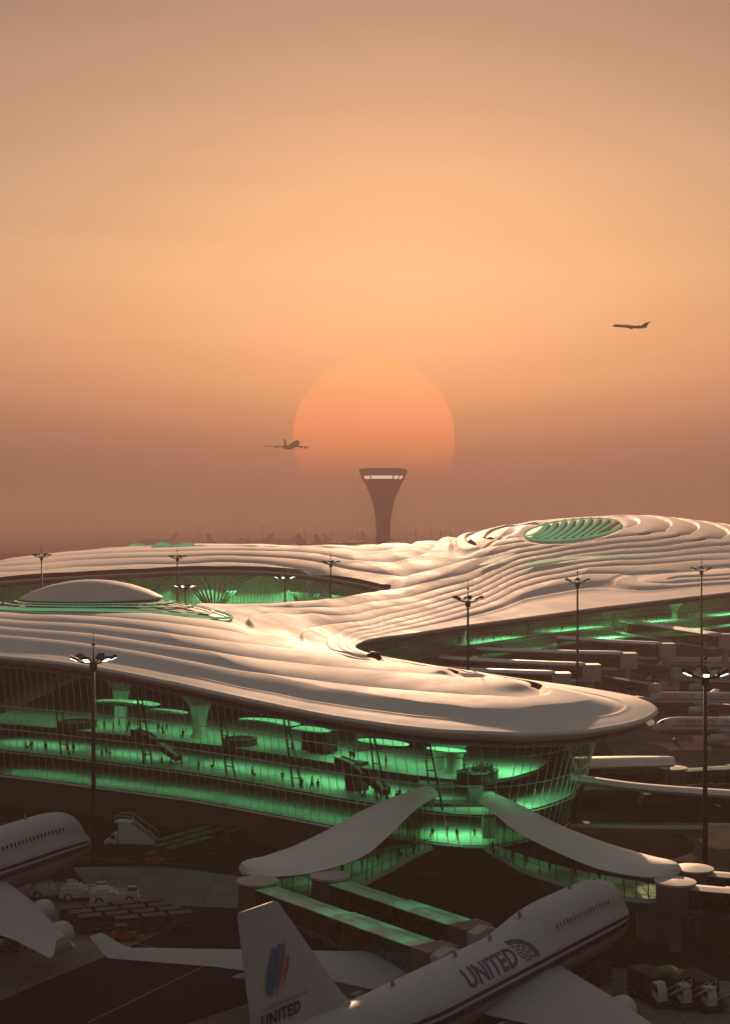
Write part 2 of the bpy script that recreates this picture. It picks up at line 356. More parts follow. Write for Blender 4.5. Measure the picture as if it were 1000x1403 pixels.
def plan_grid(poly, xs, ys, want_index=False):
    gx, gy = np.meshgrid(xs, ys); P = np.c_[gx.ravel(), gy.ravel()]
    ins = inside(P, poly).reshape(gx.shape); ny, nx = gx.shape
    idx = np.arange(nx*ny).reshape(ny, nx)
    c = np.stack([idx[:-1, :-1], idx[:-1, 1:], idx[1:, 1:], idx[1:, :-1]], -1).reshape(-1, 4)
    I = ins.ravel()[c].sum(1); q = c[I >= 2]
    used = np.unique(q); out_ = used[~ins.ravel()[used]]
    P[out_] = nearest(P[out_], poly)
    # also pull the inner boundary ring's corners that are left jagged
    remap = -np.ones(len(P), int); remap[used] = np.arange(len(used))
    return (P[used], remap[q], used) if want_index else (P[used], remap[q])
def to_world(P, z):
    Y = F*H/P[:, 1]; return np.c_[(P[:, 0]-500)*Y/F, Y, z]
def sstep(t): t = np.clip(t, 0, 1); return t*t*(3-2*t)
def mesh_np(name, V, Q):
    me = bpy.data.meshes.new(name); me.vertices.add(len(V)); me.vertices.foreach_set('co', V.ravel())
    n = Q.shape[1]; me.loops.add(Q.size); me.loops.foreach_set('vertex_index', Q.ravel().astype(np.int32))
    me.polygons.add(len(Q)); me.polygons.foreach_set('loop_start', np.arange(0, Q.size, n, dtype=np.int32)); me.polygons.foreach_set('loop_total', np.full(len(Q), n, dtype=np.int32))
    me.update(calc_edges=True); me.validate(); return me
def lobe(P, Zb):
    """the long low shell at the right, added on top of the traced levels"""
    py = HY+(H-Zb)*P[:, 1]/H; c = 801.5-(P[:, 0]-850)*.062
    return 1.7*sstep((P[:, 0]-836)/95)*np.exp(-((py-c)/8.5)**2)
def level(P): return LT(P)+lobe(P, HT(P))
def roof_lattice(xs, ys):
    """heights and band levels on the whole lattice, with the level's slope in metres on the plan"""
    gx, gy = np.meshgrid(xs, ys); P = np.c_[gx.ravel(), gy.ravel()]; Zb = HT(P); v = LT(P)+lobe(P, Zb)
    G_ = v.reshape(gx.shape); Y = F*H/gy
    k = 5; vp = np.pad(G_, k, mode='edge'); xp = np.pad(gx, k, mode='edge'); yp = np.pad(gy, k, mode='edge')
    dx = (vp[k:-k, 2*k:]-vp[k:-k, :-2*k])/np.maximum(xp[k:-k, 2*k:]-xp[k:-k, :-2*k], 1e-6); dy = (vp[2*k:, k:-k]-vp[:-2*k, k:-k])/np.maximum(yp[2*k:, k:-k]-yp[:-2*k, k:-k], 1e-6)
    g = np.sqrt((dx*F/Y)**2+(dy*F*H/Y**2)**2)+1e-6
    return P, Zb, v, g.ravel()
def ridge(P, Zb, v, g):
    A = 1.1*np.minimum(1, .085/g)*np.minimum(1, g/.03)*(.10+.90*sstep((v-.7)/.7))
    A = A*np.where(F*H/P[:, 1] > 420, 1.6, 1+.6*sstep((F*H/P[:, 1]-300)/120)+.05*sstep((300-F*H/P[:, 1])/50))
    py = HY+(H-Zb)*P[:, 1]/H
    A = A*(1-.85*np.exp(-((P[:, 0]-356)/30)**2-((py-868)/12)**2))*(1-.85*np.exp(-((P[:, 0]-424)/26)**2-((py-884)/10)**2))
    sl = np.zeros(len(P))
    for a, b, rx, ry in SLITS: sl = np.maximum(sl, np.exp(-(((P[:, 0]-a)/rx)**2+((py-b)/ry)**2)))
    r = .06+.05*(F*H/P[:, 1] < 330)+.30*sl
    fr = v-np.floor(v)
    t = np.clip((1-r-fr)/(1-r), 0, 1)
    far = sstep((F*H/P[:, 1]-290)/80); up = A*(1-t**(2.2+1.0*far+(7-4*far)*sl))
    h = np.where(fr < 1-r, up, A*(1-sstep((fr-(1-r))/r)))
    h = h*(1-.35*sstep((P[:, 0]-760)/120)*sstep((py-742)/22))
    h = h*sstep((np.hypot((P[:, 0]-784)/72, (py-(728-(P[:, 0]-784)*.11))/19)-.85)/.25)
    Yw = F*H/P[:, 1]; Xw = (P[:, 0]-500)*Yw/F
    h = h*sstep((np.hypot(Xw+57, (Yw-314)*1.1)-22)/9)
    h = h*sstep((v-.0)/.5)*(1+.25*(1-far)*sl)
    dark = (sl > .33) & ((fr > 1-r*.9) | (fr < .17)) & (A > .15)
    return h, dark
terminal = empty('terminal_building', (0, 0, 0))
tag(terminal, 'huge white terminal with a flowing banded roof over green lit glass halls', 'terminal')
xs = np.arange(-150, 1151, 1.0); ys = np.concatenate([np.arange(66, 150, .35), np.arange(150, 250, .5), np.arange(250, 520, .55)])
P, Q, used = plan_grid(OUT, xs, ys, True)
_, Zl, vl, gl = roof_lattice(xs, ys)
moved = np.abs(np.c_[np.tile(xs, len(ys)), np.repeat(ys, len(xs))][used]-P).max(1) > 1e-6
Zb, v, g = Zl[used], vl[used], gl[used]; Zb[moved] = HT(P[moved]); v[moved] = level(P[moved])
h, dark = ridge(P, Zb, v, g)
V = to_world(P, Zb+h)
me = mesh_np('roof', V, Q)
dq = dark[Q].sum(1) >= 3
me.polygons.foreach_set('material_index', dq.astype(np.int32))
roof = link('roof', me, [M['roof'], M['dark_glazing']], terminal)
me.set_sharp_from_angle(angle=math.radians(38))
# rolled roof edge swept along the eaves
def world_loop(P2): return to_world(P2, HT(P2))
Lp3 = world_loop(OUT); nL = len(Lp3)
d = np.roll(Lp3, -1, 0)-np.roll(Lp3, 1, 0); d[:, 2] = 0; d /= np.linalg.norm(d, axis=1)[:, None]+1e-9
outn = np.c_[d[:, 1], -d[:, 0]]
area = .5*np.sum(Lp3[:, 0]*np.roll(Lp3[:, 1], -1)-np.roll(Lp3[:, 0], -1)*Lp3[:, 1])
if area < 0: outn = -outn
for _ in range(6): outn = (np.roll(outn, 1, 0)+outn*2+np.roll(outn, -1, 0))/4
outn /= np.linalg.norm(outn, axis=1)[:, None]
prof = [(-.35, .02), (0, .02), (.28, -.05), (.46, -.18), (.52, -.34), (.42, -.52), (.15, -.75), (-.4, -1.1), (-1.6, -1.5), (-3.5, -1.75), (-5.5, -1.6)]
V = np.vstack([np.c_[Lp3[:, :2]+outn*a, Lp3[:, 2]+b] for a, b in prof])
n = len(prof); q = []
for j in range(n-1):
    for i in range(nL): q.append((j*nL+i, j*nL+(i+1) % nL, (j+1)*nL+(i+1) % nL, (j+1)*nL+i))
fas = link('roof_edge', mesh_np('roof_edge', V, np.array(q)), M['fascia'], terminal)

# ground
s = 11000
xs_ = [-6000, 6000]
gm = np_mesh('ground', [(-6000, -400, 0), (6000, -400, 0), (6000, 11000, 0), (-6000, 11000, 0)], [(0, 1, 2, 3)])
ground = tag(link('ground', gm, M['asphalt'], smooth=False), kind='structure')
# ------------------------------------------------------------------ terminal : glass halls, floors, dome, skylights
M['facade_glass'] = glass('green_facade_glass', (.62, .80, .68), .55, .03)
M['mullion'] = mat('pale_mullions', (.80, .80, .74), .5)
M['plinth'] = mat('brown_plinth_cladding', (.10, .075, .062), .7, noise=.15, nscale=.3)
M['floor'] = mat('polished_hall_floor', (.52, .55, .52), .35, noise=.06, nscale=.5)
M['slab'] = mat('dark_slab_edge', (.13, .135, .125), .6)
M['dark_steel'] = mat('dark_steel', (.02, .021, .02), .5)
M['black'] = mat('black_paint', (.012, .012, .012), .5)
M['white'] = mat('white_paint', (.74, .74, .72), .45, noise=.04, nscale=.6)
M['green_lit'] = mat('green_lit_glass', (.16, .36, .24), .2, emit=(.30, .85, .48), estr=.10)
M['green_dark'] = mat('dark_green_glass', (.008, .045, .026), .55, spec=.12, emit=(.05, .55, .25), estr=.012)
M['green_dim'] = mat('dim_green_glass', (.05, .18, .10), .15, emit=(.05, .55, .22), estr=.03)
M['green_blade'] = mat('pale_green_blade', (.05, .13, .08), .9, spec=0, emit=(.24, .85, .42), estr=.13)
M['pale_wall'] = mat('pale_hall_wall', (.45, .48, .44), .6, noise=.15, nscale=.08)
M['green_hot'] = mat('bright_green_tube', (.2, .6, .35), .3, emit=(.22, .95, .42), estr=.09)
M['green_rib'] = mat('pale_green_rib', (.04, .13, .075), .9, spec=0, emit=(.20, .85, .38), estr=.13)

ins_front = [(.8, 3.4)]*8 + [(.9, 3.6), (1.2, 4.2), (1.5, 4.8), (2, 5.6), (2.4, 6.0), (3, 6.8), (3.4, 7.2), (4.2, 8.2), (5.4, 9.4), (6.6, 10.6), (7.2, 11), (7.4, 11.2), (7.2, 11), (6.6, 10.4), (6, 10), (5, 9)]
ins_bay = [(4, 7.5), (3, 6.5)] + [(2, 5)]*19
INS = crspline([(x, pg(Y), a, b) for (x, y, Y), (a, b) in zip(front_edge+bay_edge, ins_front+ins_bay)], 2.0)[:, 2:]
INS = np.vstack([INS, np.tile([2, 4], (nB, 1)), np.tile([1.5, 4], (len(seg_court), 1))])
BASE_Z = 4.8
def ring_at(z, extra=0.0):
    """outline of the hall at height z, pulled in behind the leaning glass by extra metres"""
    zt = Lp3[:, 2]-1.62; f = np.clip((z-BASE_Z)/(zt-BASE_Z), 0, 1)
    ins = INS[:, 1]+(INS[:, 0]-INS[:, 1])*f+extra
    return np.c_[Lp3[:, :2]-outn*ins[:, None], np.full(nL, float(z))]
def ring_top(extra=0.0): return np.c_[Lp3[:, :2]-outn*(INS[:, 0]+extra)[:, None], Lp3[:, 2]-1.62]
bot, top = ring_at(BASE_Z), ring_top()
def resample_idx(i0, i1, step):
    L = np.r_[0, np.cumsum(np.linalg.norm(np.diff(bot[i0:i1, :2], axis=0), axis=1))]
    t = np.arange(0, L[-1], step); k = np.arange(i0, i1)
    return np.interp(t, L, k)
def at_idx(A, k):
    k = np.asarray(k); i = np.floor(k).astype(int); j = np.minimum(i+1, len(A)-1); f = (k-i)[:, None]; return A[i]*(1-f)+A[j]*f
def ribbon(name, A, B, m, parent, smooth=True):
    n = len(A); V = np.vstack([A, B]); Q = [(i, i+1, n+i+1, n+i) for i in range(n-1)]
    return link(name, np_mesh(name, V, Q), m, parent, smooth)
facade_parts = {'front': (0, nF), 'court': (nF+nB, nL)}
for nm, (i0, i1) in facade_parts.items():
    k = resample_idx(i0, i1-1, 1.55)
    g = ribbon('glass_facade', at_idx(bot, k), at_idx(top, k), M['facade_glass'], terminal)
    mu = MB()
    r = .045 if nm == 'front' else .05
    for q in k:
        a, b = at_idx(bot, [q])[0], at_idx(top, [q])[0]
        if abs((a[0]/a[1])) > .36: continue
        rr = r*max(1, a[1]/330)
        mu.tube([a, b], rr, 4, caps=False)
    for z in (9.0, 12.9, 16.8):
        R = at_idx(ring_at(z, -.05), k[::3]); mu.tube(R, .07, 4, caps=False)
    mu.tube(at_idx(ring_at(BASE_Z, -.1), k[::2]), .16, 4, caps=False)
    mu.build('mullions', M['mullion'], g)
    p0 = at_idx(ring_at(BASE_Z, .05), k); p1 = at_idx(ring_at(BASE_Z, .9), k); p1[:, 2] = -.3; p0[:, 2] -= .02
    ribbon('plinth', p1, p0, M['plinth'], terminal)
k = np.arange(nF-1, nF+nB+1, 3)
ribbon('rear_wall', at_idx(bot, k)*[1, 1, 0], at_idx(top, k), M['plinth'], terminal)
ribbon('end_wall', np.array([bot[-1], bot[0]])*[1, 1, 0], np.array([top[-1], top[0]]), M['plinth'], terminal)
from mathutils.geometry import tessellate_polygon
def slab(name, z, extra, thick, m_top):
    R = ring_at(z, extra)[::3]; n = len(R)
    tris = tessellate_polygon([[Vector((a[0], a[1], 0)) for a in R]])
    V = [tuple(v) for v in R]+[(v[0], v[1], z-thick) for v in R]
    Fc = [tuple(t) for t in tris]+[tuple(reversed([i+n for i in t])) for t in tris]+[(i, (i+1) % n, n+(i+1) % n, n+i) for i in range(n)]
    b = MB(); b.v = V; b.f = Fc; b.mi = [0]*len(tris)+[1]*(len(tris)+n)
    me = np_mesh(name, V, Fc); me.polygons.foreach_set('material_index', b.mi)
    return link(name, me, [m_top, M['slab']], terminal, False)
slab('ground_floor', 5.0, .35, .15, M['floor'])
slab('lower_floor', 9.2, .5, .5, M['floor'])
slab('upper_floor', 12.75, 6.0, .55, M['floor'])
# ceiling under the roof shell
Pc, Qc = plan_grid(OUT, np.arange(-150, 1151, 8.0), np.arange(66, 520, 5.0))
Vc = to_world(Pc, HT(Pc)-1.95)
link('ceiling', mesh_np('ceiling', Vc, Qc), M['ceiling'], terminal)
def idx_px(px, lo=0, hi=None):
    hi = hi or nF; return lo+int(np.argmin(np.abs(OUT[lo:hi, 0]-px)))
i_tip = int(np.argmax(seg_front[:, 0]*(np.arange(nF) < nF*.6)))
i_bay0 = int(np.argmin(np.abs(OUT[:nF, 0]-545)+1000*(np.arange(nF) < nF*.75)))
# core walls deep inside the halls
Rw = ring_at(5.0, 34.0)
kk = np.r_[np.arange(idx_px(120, 0, i_tip), int(nF*.47), 4)]
cw0 = Rw[kk]; cw1 = cw0.copy(); cw1[:, 2] = 19.5
M['core'] = mat('hall_core_wall', (.12, .135, .12), .6, noise=.25, nscale=.15)
ribbon('core_wall', cw0, cw1, M['core'], terminal, False)
kk = np.arange(nF+nB+int(len(seg_court)*.56), nL-1, 4); c0_ = ring_at(5.0, 7)[kk]; c1_ = c0_.copy(); c1_[:, 2] = Lp3[kk, 2]-2.2; ribbon('core_wall', c0_, c1_, M['core'], terminal, False)
for lo, hi, ex in ((nF+nB, nF+nB+int(len(seg_court)*.52), 15), (i_bay0, nF-1, 22)):
    kk = np.arange(lo, hi, 4); c0_ = ring_at(5.0, ex)[kk]; c1_ = c0_.copy(); c1_[:, 2] = Lp3[kk, 2]-2.6; ribbon('core_wall', c0_, c1_, M['pale_wall'], terminal, False)

def hall_lamp(c, sx, sy, rz, power, name='hall_lamp', col=(.28, 1.0, .43)):
    l = bpy.data.lights.new(name, 'AREA'); l.shape = 'RECTANGLE'; l.size = sx; l.size_y = sy; l.energy = power*.13; l.color = col; l.spread = math.radians(150)
    o = bpy.data.objects.new(name, l); COL.objects.link(o); o.location = c; o.rotation_euler = (0, 0, rz); o.parent = terminal; return o
def along(px, part, extra, z):
    i = idx_px(px, 0, i_tip) if part == 'front' else idx_px(px, i_tip+60, nF) if part == 'bay' else nF+nB+int(np.argmin(np.abs(seg_court[:len(seg_court)//2, 0]-px)))
    p = ring_at(z, extra)[i]; t = d[i]; return Vector(p), math.atan2(t[1], t[0])
for px_, e, z, sx, sy, pw in ((-60, 14, 18.5, 26, 12, 900), (60, 13, 18.5, 22, 10, 2400), (190, 13, 18, 22, 10, 2600), (320, 12, 17.6, 22, 9, 2800), (430, 11, 17.4, 16, 9, 2400), (560, 12, 17.2, 16, 10, 3600), (690, 12, 17.2, 14, 9, 3000), (800, 10, 17, 10, 8, 1200)):
    p, a = along(px_, 'front', e, z); hall_lamp(p, sx, sy, a, pw)
for px_, pw in ((20, 420), (110, 420), (210, 420), (300, 420), (390, 420), (470, 420), (740, 500)):
    p, a = along(px_, 'front', 4.2, 8.55); hall_lamp(p, 14, .8, a, pw)
for px_, pw in ((0, 700), (130, 700), (260, 800), (380, 1300), (470, 900), (640, 1200)):
    p, a = along(px_, 'front', 8.5 if px_ < 600 else 7, 12.05); hall_lamp(p, 18, 4.5, a, pw*1.5)
for px_, pw in ((540, 7000), (620, 9000), (720, 12000), (830, 15000), (930, 17000), (1040, 15000)):
    p, a = along(px_, 'bay', 7, 17.6); hall_lamp(p, 30, 6, a, pw)
for px_, pw in ((120, 8000), (230, 11000), (330, 20000), (410, 11000), (470, 8000)):
    p, a = along(px_, 'court', 9, 21); hall_lamp(p, 40, 8, a, pw)
hall_lamp((11.5, 196.5, 8.4), 9, 4, 0, 1700)
# funnel columns, leaning ladder trusses, escalators, balcony things
def funnel(x, y, z0, r0=1.3, r1=6.2):
    z1 = float(roof_z(500+x*F/y, y)[0])-1.9; b = MB()
    b.lathe([(r0*1.5, 0), (r0, .8), (r0, (z1-z0)*.28), (r0*1.4, (z1-z0)*.5), (r0+(r1-r0)*.45, (z1-z0)*.74), (r1, z1-z0-.1)], 20, (x, y, z0), caps=False)
    b.build('funnel_column', M['pale_wall'], terminal, True)
for px_, part, e, r1 in ((195, 'front', 11, 5.5), (330, 'front', 13, 5), (505, 'front', 12, 6.5), (60, 'front', 16, 6), (740, 'front', 13, 5), (600, 'bay', 10, 5), (690, 'bay', 10, 5), (780, 'bay', 10, 5), (880, 'bay', 10, 6), (970, 'bay', 10, 6)):
    p, a = along(px_, part, e, 12.75); funnel(p.x, p.y, 12.75, 1.1, r1)
def ladder(px_, part='front'):
    p0, a = along(px_, part, 2.0, 9.2); p1, _ = along(px_-14, part, 1.6, 9.2)
    z1 = float(ring_top()[idx_px(px_-14, 0, i_tip)][2])+.0; b = MB()
    t = Vector((math.cos(a), math.sin(a), 0)); tp = Vector((p1.x, p1.y, z1))
    A0, A1, B0, B1 = p0-t*.9, p0+t*.9, tp-t*.35, tp+t*.35
    b.tube([A0, B0], .14, 6); b.tube([A1, B1], .14, 6)
    for f in (.12, .3, .5, .7, .88): b.tube([A0.lerp(B0, f), A1.lerp(B1, f)], .09, 5)
    b.build('ladder_truss', M['dark_steel'], terminal)
for q in (60, 175, 285, 372, 485, 560): ladder(q)
def escalator(px_, e):
    p, a = along(px_, 'front', e, 9.2); t = Vector((math.cos(a), math.sin(a), 0)); b = MB()
    c = [p+t*6.5+Vector((0, 0, .3)), p+Vector((0, 0, 3.2)), p-t*3+Vector((0, 0, 3.7))]
    s_ = Vector((-t.y, t.x, 0))*.8
    for sg in (-1, 1): b.tube([q+s_*sg+Vector((0, 0, .9)) for q in c], .1, 6)
    b.loft([[q-s_, q+s_, q+s_+Vector((0, 0, .8)), q-s_+Vector((0, 0, .8))] for q in c])
    b.build('escalator', M['dark_steel'], terminal)
escalator(425, 5.2); escalator(150, 6.0)
# dark stair cores
for px_, e, w_ in ((420, 6.5, 2.2), (345, 11.0, 5.0)):
    p, a = along(px_, 'front', e, 9.2); b = MB(); b.box((p.x, p.y, 11.2 if w_ < 3 else 14.6), (w_, 2.6, 4.0 if w_ < 3 else 3.2), a); b.build('service_core', M['dark_steel'], terminal)
# entrance block under the upper floor at the round end
b = MB(); b.box((6.4, 196.2, 7.9), (1.6, 3.0, 5.8)); b.box((16.6, 196.2, 7.9), (1.6, 3.0, 5.8)); b.box((11.5, 196.2, 9.2), (8.6, 2.9, .9)); b.box((8.2, 196.2, 10.9), (2.0, 2.8, 2.5)); b.box((14.8, 196.2, 10.9), (2.0, 2.8, 2.5)); b.box((11.5, 196.2, 12.0), (8.6, 2.7, .45))
b.build('entrance_block', M['slab'], terminal)

# dome at the left with its ring of green glass
dc = Vector((-59.5, 318, 0)); rz0 = float(roof_z(500+dc.x*F/dc.y, dc.y)[0])
b = MB(); b.lathe([(15.2, 30.75), (15.4, 30.95), (15.0, 31.25), (12.5, 32.5), (9, 33.7), (5, 34.55), (2, 34.85), (.05, 34.9)], 64, (dc.x, dc.y, 0)); b.lathe([(15.2, 30.74), (.05, 30.74)], 64, (dc.x, dc.y, 0), caps=False)
dome = b.build('dome', M['fascia'], terminal, True)
b = MB(); b.lathe([(13.6, rz0-1), (14.2, 30.8)], 64, (dc.x, dc.y, 0), caps=False); drum = b.build('dome_drum', M['dark_glazing'], terminal, True)
b = MB()
for i in range(64):
    a = 2*PI*i/64; b.tube([(dc.x+13.75*math.cos(a), dc.y+13.75*math.sin(a), rz0-.8), (dc.x+14.3*math.cos(a), dc.y+14.3*math.sin(a), 30.8)], .05, 4, False)
b.build('drum_mullions', M['mullion'], drum)
b = MB(); b.lathe([(14.6, 30.1), (16.6, 30.35), (17.0, 30.3), (16.6, 30.15), (14.6, 29.95)], 64, (dc.x+1.5, dc.y-1, -.2), caps=False); b.build('dome_ring', M['green_rib'], terminal, True)
def skirt(f, zoff=0):
    out_ = []
    for i in range(96):
        a = 2*PI*i/96; u = max(0, math.cos(a-math.radians(-32)))
        r = 14.2+(8.5+13*u**7)*f; x, y = dc.x+r*math.cos(a), dc.y+r*math.sin(a)
        z = float(roof_z(500+x*F/y, y)[0]); out_.append((Vector((x, y, z)), a))
    zz = [30.0+(p.z+.55-30.0)*f**1.0 for p, a in out_]
    return [Vector((p.x, p.y, max(z, p.z+.35)+zoff)) for (p, a), z in zip(out_, zz)]
for k, (f0, f1) in enumerate(((.0, .20), (.205, .27), (.275, .46), (.465, .52), (.525, .74), (.745, .79), (.795, 1.0))):
    b = MB(); b.loft([skirt(f0+(f1-f0)*q/4, .55-.45*(f0+(f1-f0)*q/4)+(.25 if k % 2 else 0)) for q in range(5)], False); b.build('dome_skirt', [M['green_dark'], M['green_lit']][k % 2], terminal, True)
b = MB()
for f, r in ((1.0, .28),): b.tube(skirt(f, .45)+[skirt(f, .45)[0]], r, 6, False)
s0, s1 = skirt(0, .6), skirt(1, .2)
sks = [skirt(q/6, .5-.3*q/6) for q in range(7)]
b.build('skirt_rings', M['green_hot'], terminal)
b = MB()
for i in range(0, 96, 3): b.tube([r_[i] for r_ in sks], .11, 4, False)
b.build('skirt_ribs', M['slab'], terminal)

# oval skylight in the hump
def on_roof(px, py, up=.3):
    Y = hit(px, py); z = float(roof_z(px, Y)[0]); return Vector(((px-500)*Y/F, Y, z+up))
def oval(u, v): return 784+66*u, (728-66*u*.11)+13.5*v
b = MB(); rings = []
for r in (1.0, .8, .55, .3, .02): rings.append([on_roof(*oval(r*math.cos(2*PI*k/48), r*math.sin(2*PI*k/48)), 1.0) for k in range(48)])
b.loft(rings, False); sk = b.build('oval_skylight', M['green_dark'], terminal, True)
b = MB(); b.tube(rings[0]+[rings[0][0]], .55, 6, False)
for q in range(9):
    c = -.78+q*.185; pts = []
    for t in np.linspace(-1, 1, 9):
        u = c+.24*t-.10*t*t+.1; v = -t*math.sqrt(max(0, 1-min(1, u*u)))*.96
        if abs(u) < 1: pts.append(on_roof(*oval(u*.98, v), 1.35))
    if len(pts) > 3:
        b.loft([[p+Vector((-1.3+.1*q, 0, 0)), p+Vector((1.3-.1*q, 0, .0)), p+Vector((1.3-.1*q, 0, .9)), p+Vector((-1.3+.1*q, 0, .5))] for p in pts])
b.build('skylight_ribs', M['green_blade'], sk)
def glow_strip(pts, w, up=1.1):
    b = MB(); A, B = [], []
    C = crspline([(x, y, s_) for x, y, s_ in pts], 5)
    for x, y, s_ in C:
        A.append(on_roof(x, y-s_*w/2, up)); B.append(on_roof(x, y+s_*w/2, up))
    ribbon('light_slit', np.array(A), np.array(B), M['green_lit'], terminal)
glow_strip([(656, 781, .1), (668, 777, 1), (685, 771, 1), (706, 764.5, .1)], 5.5, 1.9)
glow_strip([(712, 784, .1), (735, 777, 1), (775, 771.5, .9), (830, 768, .5), (905, 765, .1)], 4.0, 1.9)
# green louvre leaves on the far lobe
for k in range(7):
    px_ = 154+17*k; b = MB(); h_ = [1.2, 3.0, 1.8, 3.6, 2.0, 3.2, 1.6][k]
    A = []
    for t in np.linspace(0, 1, 9):
        p = on_roof(px_+30*t, 754.5-1.2*t-.012*(px_-150)*.5, .9); w_ = max(.03, (t**.8)*(1-t)**.45*1.75)
        A.append([p, p+Vector((0, 3.2*w_, h_*w_*(1.25-.6*t))), p+Vector((0, 3.5*w_, h_*w_*(1.25-.6*t)-.15)), p+Vector((0, 1.2, -.1))])
    b.loft(A); b.build('light_leaf', M['green_lit'], terminal, False)

# white fan vault ribs behind the courtyard glass
M['vault'] = mat('pale_vault_rib', (.5, .55, .5), .6)
for px_ in (395, 445, 300, 215):
    p, a = along(px_, 'court', 3.5, 5.0); t = Vector((math.cos(a), math.sin(a), 0)); b = MB()
    for q in range(-5, 6):
        e_ = p+t*(q*5.2)+Vector((0, 1.5*abs(q), 0)); zt = float(roof_z(500+e_.x*F/e_.y, e_.y)[0])-2.1-5
        b.tube([p+t*(q*.3), p+t*(q*.8)+Vector((0, 0, zt*.45)), p+t*(q*2.3)+Vector((0, .5*abs(q), zt*.8)), e_+Vector((0, 0, zt))], [.5, .45, .4, .35], 6)
    b.build('vault_ribs', M['vault'], terminal, True)
for px_, pw in ((560, 6000), (640, 7000), (740, 9000), (850, 11000), (960, 11000)):
    p, a = along(px_, 'bay', 4.5, 12.0); hall_lamp(p, 24, 1.5, a, pw)

# pale saucers hung in the hall, a pale sloping roof strut
for px_, e, rr, z in ((112, 9, 6.5, 17.6), (165, 8, 5.0, 16.9), (300, 8.5, 6.0, 17.0), (350, 9, 4.2, 16.6), (455, 8, 4.5, 16.4), (540, 9, 3.2, 16.2)):
    p, a = along(px_, 'front', e, z); b = MB(); b.lathe([(.2, .35), (rr*.5, .3), (rr, .1), (rr*.96, -.1), (.2, -.25)], 36, (0, 0, 0), 1, .5); o = b.build('hanging_saucer', M['pale_wall'], terminal, True, .7); o.location = p; o.rotation_euler = (0, 0, a)
b = MB(); q0, q1 = D(-30, 985, 252), D(122, 915, 238); b.tube([q0, q1], 1.0, 10); b.build('roof_strut', M['pale_wall'], terminal, True)
# ------------------------------------------------------------------ aircraft
M['plane_white'] = mat('aircraft_white', (.47, .475, .47), .55, noise=.05, nscale=.25, spec=.3)
M['plane_grey'] = mat('aircraft_grey_belly', (.23, .235, .24), .4, noise=.05, nscale=.3)
M['wing_grey'] = mat('wing_grey', (.36, .36, .37), .6, noise=.05, nscale=.25)
M['navy'] = mat('navy_stripe', (.012, .014, .035), .35)
M['navy_text'] = mat('navy_lettering', (.022, .034, .125), .5)
M['window_black'] = mat('cabin_window', (.006, .006, .008), .15)
M['tyre'] = mat('black_rubber', (.012, .012, .012), .8)
M['metal'] = mat('bare_metal', (.35, .35, .36), .35, metal=.7)
M['logo_blue'] = mat('logo_blue', (.03, .19, .40), .45)
M['logo_red'] = mat('logo_red', (.50, .06, .045), .45)
M['veh_band'] = mat('grey_window_band', (.10, .10, .11), .4)
M['dark_red'] = mat('dark_red_stripe', (.14, .02, .02), .4)
def text_mesh(s, size, bold=0.0, shear=0.0, space=1.0, sx=1.0):
    c = bpy.data.curves.new('lettering', 'FONT'); c.body = s; c.size = size; c.offset = bold; c.shear = shear; c.space_character = space; c.resolution_u = 3
    o = bpy.data.objects.new('lettering', c); COL.objects.link(o); bpy.context.view_layer.update()
    me = bpy.data.meshes.new_from_object(o.evaluated_get(bpy.context.evaluated_depsgraph_get()))
    bpy.data.objects.remove(o); bpy.data.curves.remove(c)
    for v in me.vertices: v.co.x *= sx
    return me
def slice_mesh(me, step):
    bm = bmesh.new(); bm.from_mesh(me); ys = [v.co.y for v in bm.verts]
    y = min(ys)+step
    while y < max(ys):
        bmesh.ops.bisect_plane(bm, geom=bm.verts[:]+bm.edges[:]+bm.faces[:], plane_co=(0, y, 0), plane_no=(0, 1, 0)); y += step
    bm.to_mesh(me); bm.free(); return me
def seams(m, su, sv, dark):
    """thin panel joints"""
    t = m.node_tree; b = t.nodes['Principled BSDF']; co = t.nodes.new('ShaderNodeTexCoord'); mp = t.nodes.new('ShaderNodeMapping'); mp.inputs['Rotation'].default_value = (PI/2, 0, 0)
    br = t.nodes.new('ShaderNodeTexBrick'); br.offset = .5; br.inputs['Scale'].default_value = 1; br.inputs['Brick Width'].default_value = su; br.inputs['Row Height'].default_value = sv; br.inputs['Mortar Size'].default_value = .022; br.inputs['Mortar Smooth'].default_value = .3
    br.inputs['Color1'].default_value = (1, 1, 1, 1); br.inputs['Color2'].default_value = (.955, .96, .96, 1); br.inputs['Mortar'].default_value = (dark,)*3+(1,)
    t.links.new(co.outputs['Object'], mp.inputs[0]); t.links.new(mp.outputs[0], br.inputs['Vector']); src = b.inputs['Base Color'].links[0].from_socket
    t.links.new(mixc(t, 1.0, src, br.outputs['Color'], 'MULTIPLY'), b.inputs['Base Color'])
seams(M['plane_white'], 3.1, 1.55, .72)
def seams_top(m, su, sv, dark):
    seams(m, su, sv, dark); m.node_tree.nodes['Mapping'].inputs['Rotation'].default_value = (0, 0, .6)
seams_top(M['wing_grey'], 4.0, 2.2, .7)
